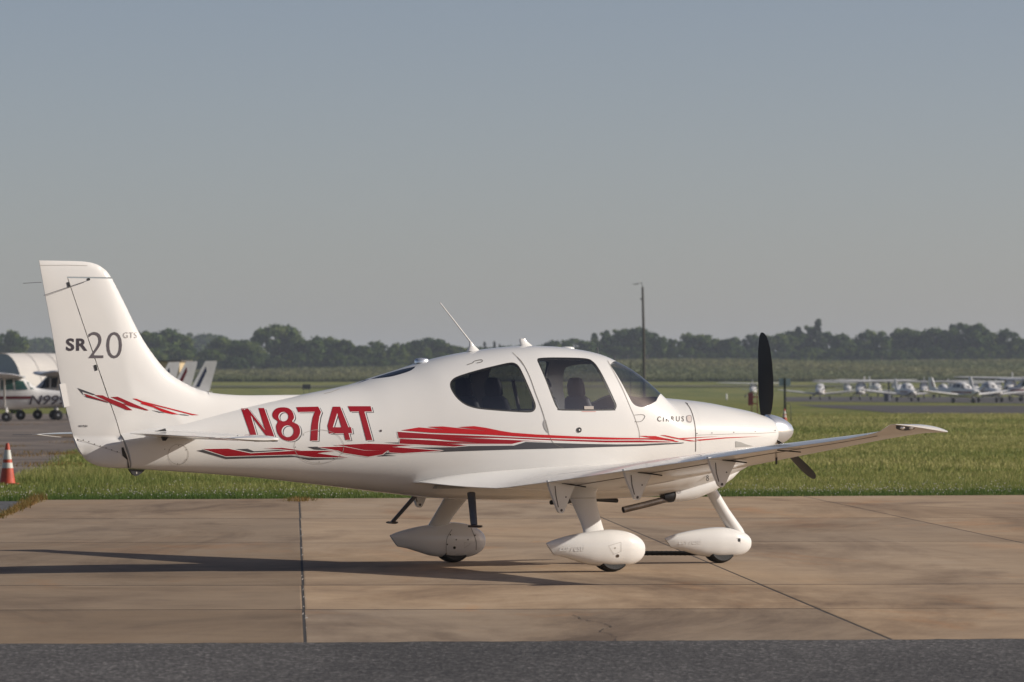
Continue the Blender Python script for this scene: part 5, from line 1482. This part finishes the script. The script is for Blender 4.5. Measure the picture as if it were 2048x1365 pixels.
park(1695, 793.5, 272, ('high', 0), 'high-wing airplane behind the left end of the far cluster', RR, 1.1)
park(1790, 792.5, 266, ('high', 0), 'high-wing airplane in the back row just right of the dark post', RR, 1.15)
park(1905, 793, 272, ('high', 1), 'high-wing airplane in the back row left above the red-nosed one', RR, 1.15)
park(1996, 793.5, 268, ('high', 0), 'high-wing airplane in the back row near the right edge', RR, 1.2)

# ---------------- traffic cones
M['cone_orange'] = plain('cone_orange', (.46, .060, .022), .6, vary=.25, vscale=9)
M['cone_white'] = plain('reflective_white', (.55, .55, .50), .5, vary=.15, vscale=9)
def cone(x, y, label, h=.71):
    c = empty('traffic_cone', (x, y, -.03)); tag(c, label, 'traffic cone', 'traffic cones')
    s = h / .71
    rad = lambda z: (.135 - (z - .03) / .68 * .105) * s
    MB().box(-.19 * s, .19 * s, -.19 * s, .19 * s, 0, .032 * s).build('base', M['cone_orange'], c)
    MB().lathe([(rad(z), z * s) for z in (.03, .1, .2, .3, .4, .5, .6, .70)] + [(rad(.71) * .7, .715 * s)], (0, 0, 0), 'z', 24).build('body', M['cone_orange'], c)
    for a, b_ in ((.29, .38), (.44, .60)):
        MB().lathe([(rad(z) + .003, z * s) for z in (a, b_)], (0, 0, 0), 'z', 24, False).build('reflective_band', M['cone_white'], c)
    return c
x, y = gpt(15, 967); cone(x, y, 'worn orange cone with two white bands by the grass at left', .72)
x, y = gpt(1569, 845); cone(x, y, 'small orange cone standing at the foot of the sign post', .68)

# ---------------- field furniture
M['post_dark'] = plain('dark_green_post', (.035, .045, .035), .6); M['wood_pole'] = plain('weathered_pole', (.055, .048, .035), .85, vary=.3, vscale=5)
M['sign_blue'] = plain('pale_blue_sign', (.40, .50, .54), .5); M['red_box'] = plain('red_cabinet_paint', (.30, .022, .020), .5, vary=.2)
d = 244; k = F_PX / d; sp = empty('sign_post', (wx(1569.5, d), d, -.03)); tag(sp, 'thin dark post with a small pale blue sign, right of the propeller', 'sign')
MB().box(-.05, .05, -.05, .05, 0, 2.12).build('post', M['post_dark'], sp)
MB().box(-.28, .28, .055, .075, 1.78, 2.14).build('sign_panel', M['sign_blue'], sp); MB().box(-.02, .02, -.02, .06, 1.80, 2.2).build('bracket', M['post_dark'], sp)
rs = empty('cable_stand', (wx(1580, d), d + .4, -.03)); tag(rs, 'bent metal hoop stuck in the grass beside the sign post', 'stand')
MB().tube([(.06, 0, 0), (.06, 0, .86), (0, 0, .93), (-.12, 0, .93), (-.17, 0, .88), (-.17, 0, .35)], .018, 6).build('hoop', M['post_dark'], rs)
d = 330; k = F_PX / d; rb = empty('extinguisher_cabinet', (wx(1503, d), d, -.03)); tag(rb, 'red cabinet on thin posts seen left of the propeller blade', 'cabinet')
for q in (-.02, .36): MB().box(q, q + .05, -.03, .03, 0, 1.45).build('post', M['red_box'], rb)
MB().box(-.22, .10, -.12, .12, .55, 1.36).build('cabinet', M['red_box'], rb); MB().box(-.20, .08, -.135, -.122, .58, 1.33).build('cabinet_door', plain('cabinet_door_red', (.24, .02, .018), .45), rb); MB().box(.10, .36, -.02, .02, 1.05, 1.12).build('rail', M['red_box'], rb); MB().box(.10, .36, -.02, .02, .62, .68).build('rail', M['red_box'], rb)
d = 600; k = F_PX / d; lp = empty('lamp_pole', (wx(1288.5, d), d, 0)); tag(lp, 'tall dark wooden lamp pole rising behind the airplane nose', 'lamp pole')
hp = CAM_H + (Y_HOR - 566) / k
MB().tube([(0, 0, -.2), (-.05, 0, hp * .5), (-.20, 0, hp - .5)], [.20, .17, .13], 10).build('pole', M['wood_pole'], lp)
MB().tube([(-.20, 0, hp - .75), (-.20, 0, hp - .35), (-.30, 0, hp - .05), (-.48, 0, hp + .05)], .05, 6).build('lamp_arm', M['grey_metal'], lp)
MB().rings([[(-.55 - .1 - .75 * t, .16 * math.cos(a) * s, hp - .12 + .06 * math.sin(a) * s - .05 * t) for a in np.linspace(0, 6.28, 10, endpoint=False)] for t, s in ((0, .5), (.15, 1), (.7, .8), (1, .2))]).build('lamp_head', M['grey_metal'], lp)
MB().lathe([(.0, -.06), (.10, 0), (.0, .10)], (-.55, 0, hp + .10), 'z', 8).build('photocell', M['paint_far'], lp)
MB().box(-.50, -.30, -.06, .06, hp - 2.0, hp - 1.85).build('junction_box', M['grey_metal'], lp)
fr = empty('steel_frame', (wx(1272, d), d + 2, 0)); tag(fr, 'dark steel frame with a diagonal brace left of the lamp pole', 'frame')
zf = lambda py: CAM_H + (Y_HOR - py) / k
MB().box(-.66, -.56, -.05, .05, 0, zf(722)).build('upright', M['post_dark'], fr); MB().box(.62, .72, -.05, .05, 0, zf(727)).build('upright', M['post_dark'], fr)
MB().tube([(-.3, 0, zf(744)), (.62, 0, zf(729))], .035, 6).build('brace', M['post_dark'], fr); MB().box(-.6, .65, -.04, .04, zf(747), zf(745)).build('rail', M['post_dark'], fr)
d = 640; bp = empty('waste_bin', (wx(1776, d), d, -.02)); tag(bp, 'dark bin beside a post in front of the far airplanes', 'bin')
MB().lathe([(.42, 0), (.45, 1.05), (.47, 1.06), (.30, 1.15)], (-.1, 0, 0), 'z', 14).build('bin', M['dark_body'], bp)
tb = empty('marker_post', (wx(1779, d), d + 1.2, -.02)); tag(tb, 'short dark post rising behind the dark bin on the far apron', 'post'); MB().box(-.12, .12, -.12, .12, 0, 2.35).build('post', M['post_dark'], tb); MB().box(-.15, .15, -.15, .15, 2.35, 2.42).build('post_cap', M['post_dark'], tb)
d = 850; k = F_PX / d; bs = empty('marker_board', (wx(613, d), d, 0)); tag(bs, 'small black board standing in the far grass above the tail cone', 'sign')
z1, z2 = CAM_H + (Y_HOR - 779) / k, CAM_H + (Y_HOR - 769) / k
MB().box(-.68, .68, -.1, .1, z1, z2).build('board', M['black'], bs)
for q in (-.5, .45): MB().box(q, q + .07, -.03, .03, 0, z1).build('leg', M['post_dark'], bs)
d = 700; wm = empty('edge_marker', (wx(1453, d), d, 0)); tag(wm, 'tiny white marker in the far grass left of the red cabinet', 'marker')
MB().lathe([(.10, 0), (.10, .75), (.06, .85), (0, .87)], (0, 0, 0), 'z', 10).build('marker_tube', M['paint_far'], wm); MB().lathe([(.16, 0), (.16, .05)], (0, 0, 0), 'z', 10).build('marker_foot', M['post_dark'], wm)

# ---------------- buildings at the left
d = 430; k = F_PX / d
hg = empty('arched_hangar', (wx(30, d), d, 0), R(24)); tag(hg, 'white arched hangar with a rounded roof at far left', 'hangar')
hz = CAM_H + (Y_HOR - 707) / k; rw_ = 6.0
arch = [(rw_ * math.copysign(abs(math.cos(a)) ** .9, math.cos(a)), hz * math.sin(a) ** .85) for a in np.linspace(0, math.pi, 21)]
M['hangar'] = plain('white_fabric_roof', (.82, .77, .70), .7, vary=.08, vscale=.4); M['hangar_end'] = plain('grey_end_wall', (.32, .36, .42), .7, vary=.1, vscale=.5)
# axis runs to the right: local x; arch spans local y
V = [(x, a, z) for x in (-1.2, 0.6, 2.4, 4.2) for a, z in arch]; n = len(arch)
mk('roof', V, [(i * n + j, i * n + j + 1, (i + 1) * n + j + 1, (i + 1) * n + j) for i in range(3) for j in range(n - 1)], M['hangar'], hg)
for x in (-1.15, 4.15): mk('end_wall', [(x, a * .99, z * .99) for a, z in arch], [tuple(range(n))], M['hangar_end'], hg, False)
for q in range(4):
    x = -1.2 + 1.8 * q; mk('roof_rib', [(x + s, a * 1.004, z * 1.006) for s in (-.06, .06) for a, z in arch], [(j, j + 1, n + j + 1, n + j) for j in range(n - 1)], M['hangar'], hg)
MB().box(-1.22, -1.16, -1.8, 1.8, 0, 3.0).build('door', plain('hangar_door_grey', (.25, .28, .32), .6), hg)
sb = plant(24, 727, 'bush', 330, .75, 'dark round bush in front of the arched hangar', None, 'bush', 'bush')
d = 470; k = F_PX / d; tbg = empty('storage_building', (wx(340, d), d, 0), R(-6)); tag(tbg, 'low tan building with a flat roof behind the parked fins', 'building')
zt_ = CAM_H + (Y_HOR - 724) / k
MB().box(-2.7, .9, 0, 6, 0, zt_).build('wall', plain('tan_siding', (.55, .43, .26), .8, vary=.08), tbg)
MB().box(-2.9, 1.1, -.2, 6.2, zt_ + .003, zt_ + .14).build('roof', plain('dark_roof_edge', (.10, .085, .07), .8), tbg)
MB().box(-1.9, -.9, -.05, -.004, 0, 2.1).build('door', plain('brown_door', (.12, .09, .07), .6), tbg)
for q in range(5): MB().box(-2.5 + .72 * q, -2.46 + .72 * q, -.02, -.002, 0, zt_ - .02).build('siding_batten', plain('siding_batten', (.50, .39, .24), .8) if q == 0 else bpy.data.materials['siding_batten'], tbg)

# ---------------- tow bar left on the nose wheel
tw = empty('tow_bar', (0, 0, 0)); tag(tw, 'black ribbed tow bar lying from the nose wheel toward the main wheels', 'tow bar')
def body_world(x, y, z): return (PX0 + x * CA - y * SA, PY0 + x * SA + y * CA, z)
a_ = Vector((wx(1432, 47.86), 47.86, .084)); b_ = a_ + Vector((-1.15, .0, .0))
MB().tube([a_, b_], .021, 12).build('bar', M['prop'], tw)
n = 26
for i in range(n):
    p = a_.lerp(b_, (i + .5) / n); q = a_.lerp(b_, (i + .78) / n)
    MB().tube([p, q], .0235, 10).build('grip_ring', M['rubber'], tw)
MB().tube([b_ + Vector((0, -.12, -.08)), b_, b_ + Vector((0, .12, -.08))], .016, 8).build('handle', M['prop'], tw)

# ---------------- haze
hzm = bpy.data.materials.new('haze_air'); hzm.use_nodes = True; nt = hzm.node_tree; nt.nodes.clear()
pv = nt.nodes.new('ShaderNodeVolumePrincipled'); pv.inputs['Color'].default_value = (.78, .87, 1.0, 1); pv.inputs['Density'].default_value = 0.00012; pv.inputs['Anisotropy'].default_value = 0.1
ho = nt.nodes.new('ShaderNodeOutputMaterial'); nt.links.new(pv.outputs[0], ho.inputs['Volume'])
tag(MB().box(-4300, 4300, -80, 9100, -1.2, 66).build('haze', hzm, None, False), kind='stuff')
# prototypes that ended up unused do not stay in the scene
for p in protos:
    if p not in proto_used:
        for o in list(p.children_recursive) + [p]: bpy.data.objects.remove(o)
for key_, p in pl_proto.items():
    if key_ not in pl_used:
        for o in list(p.children_recursive) + [p]: bpy.data.objects.remove(o)
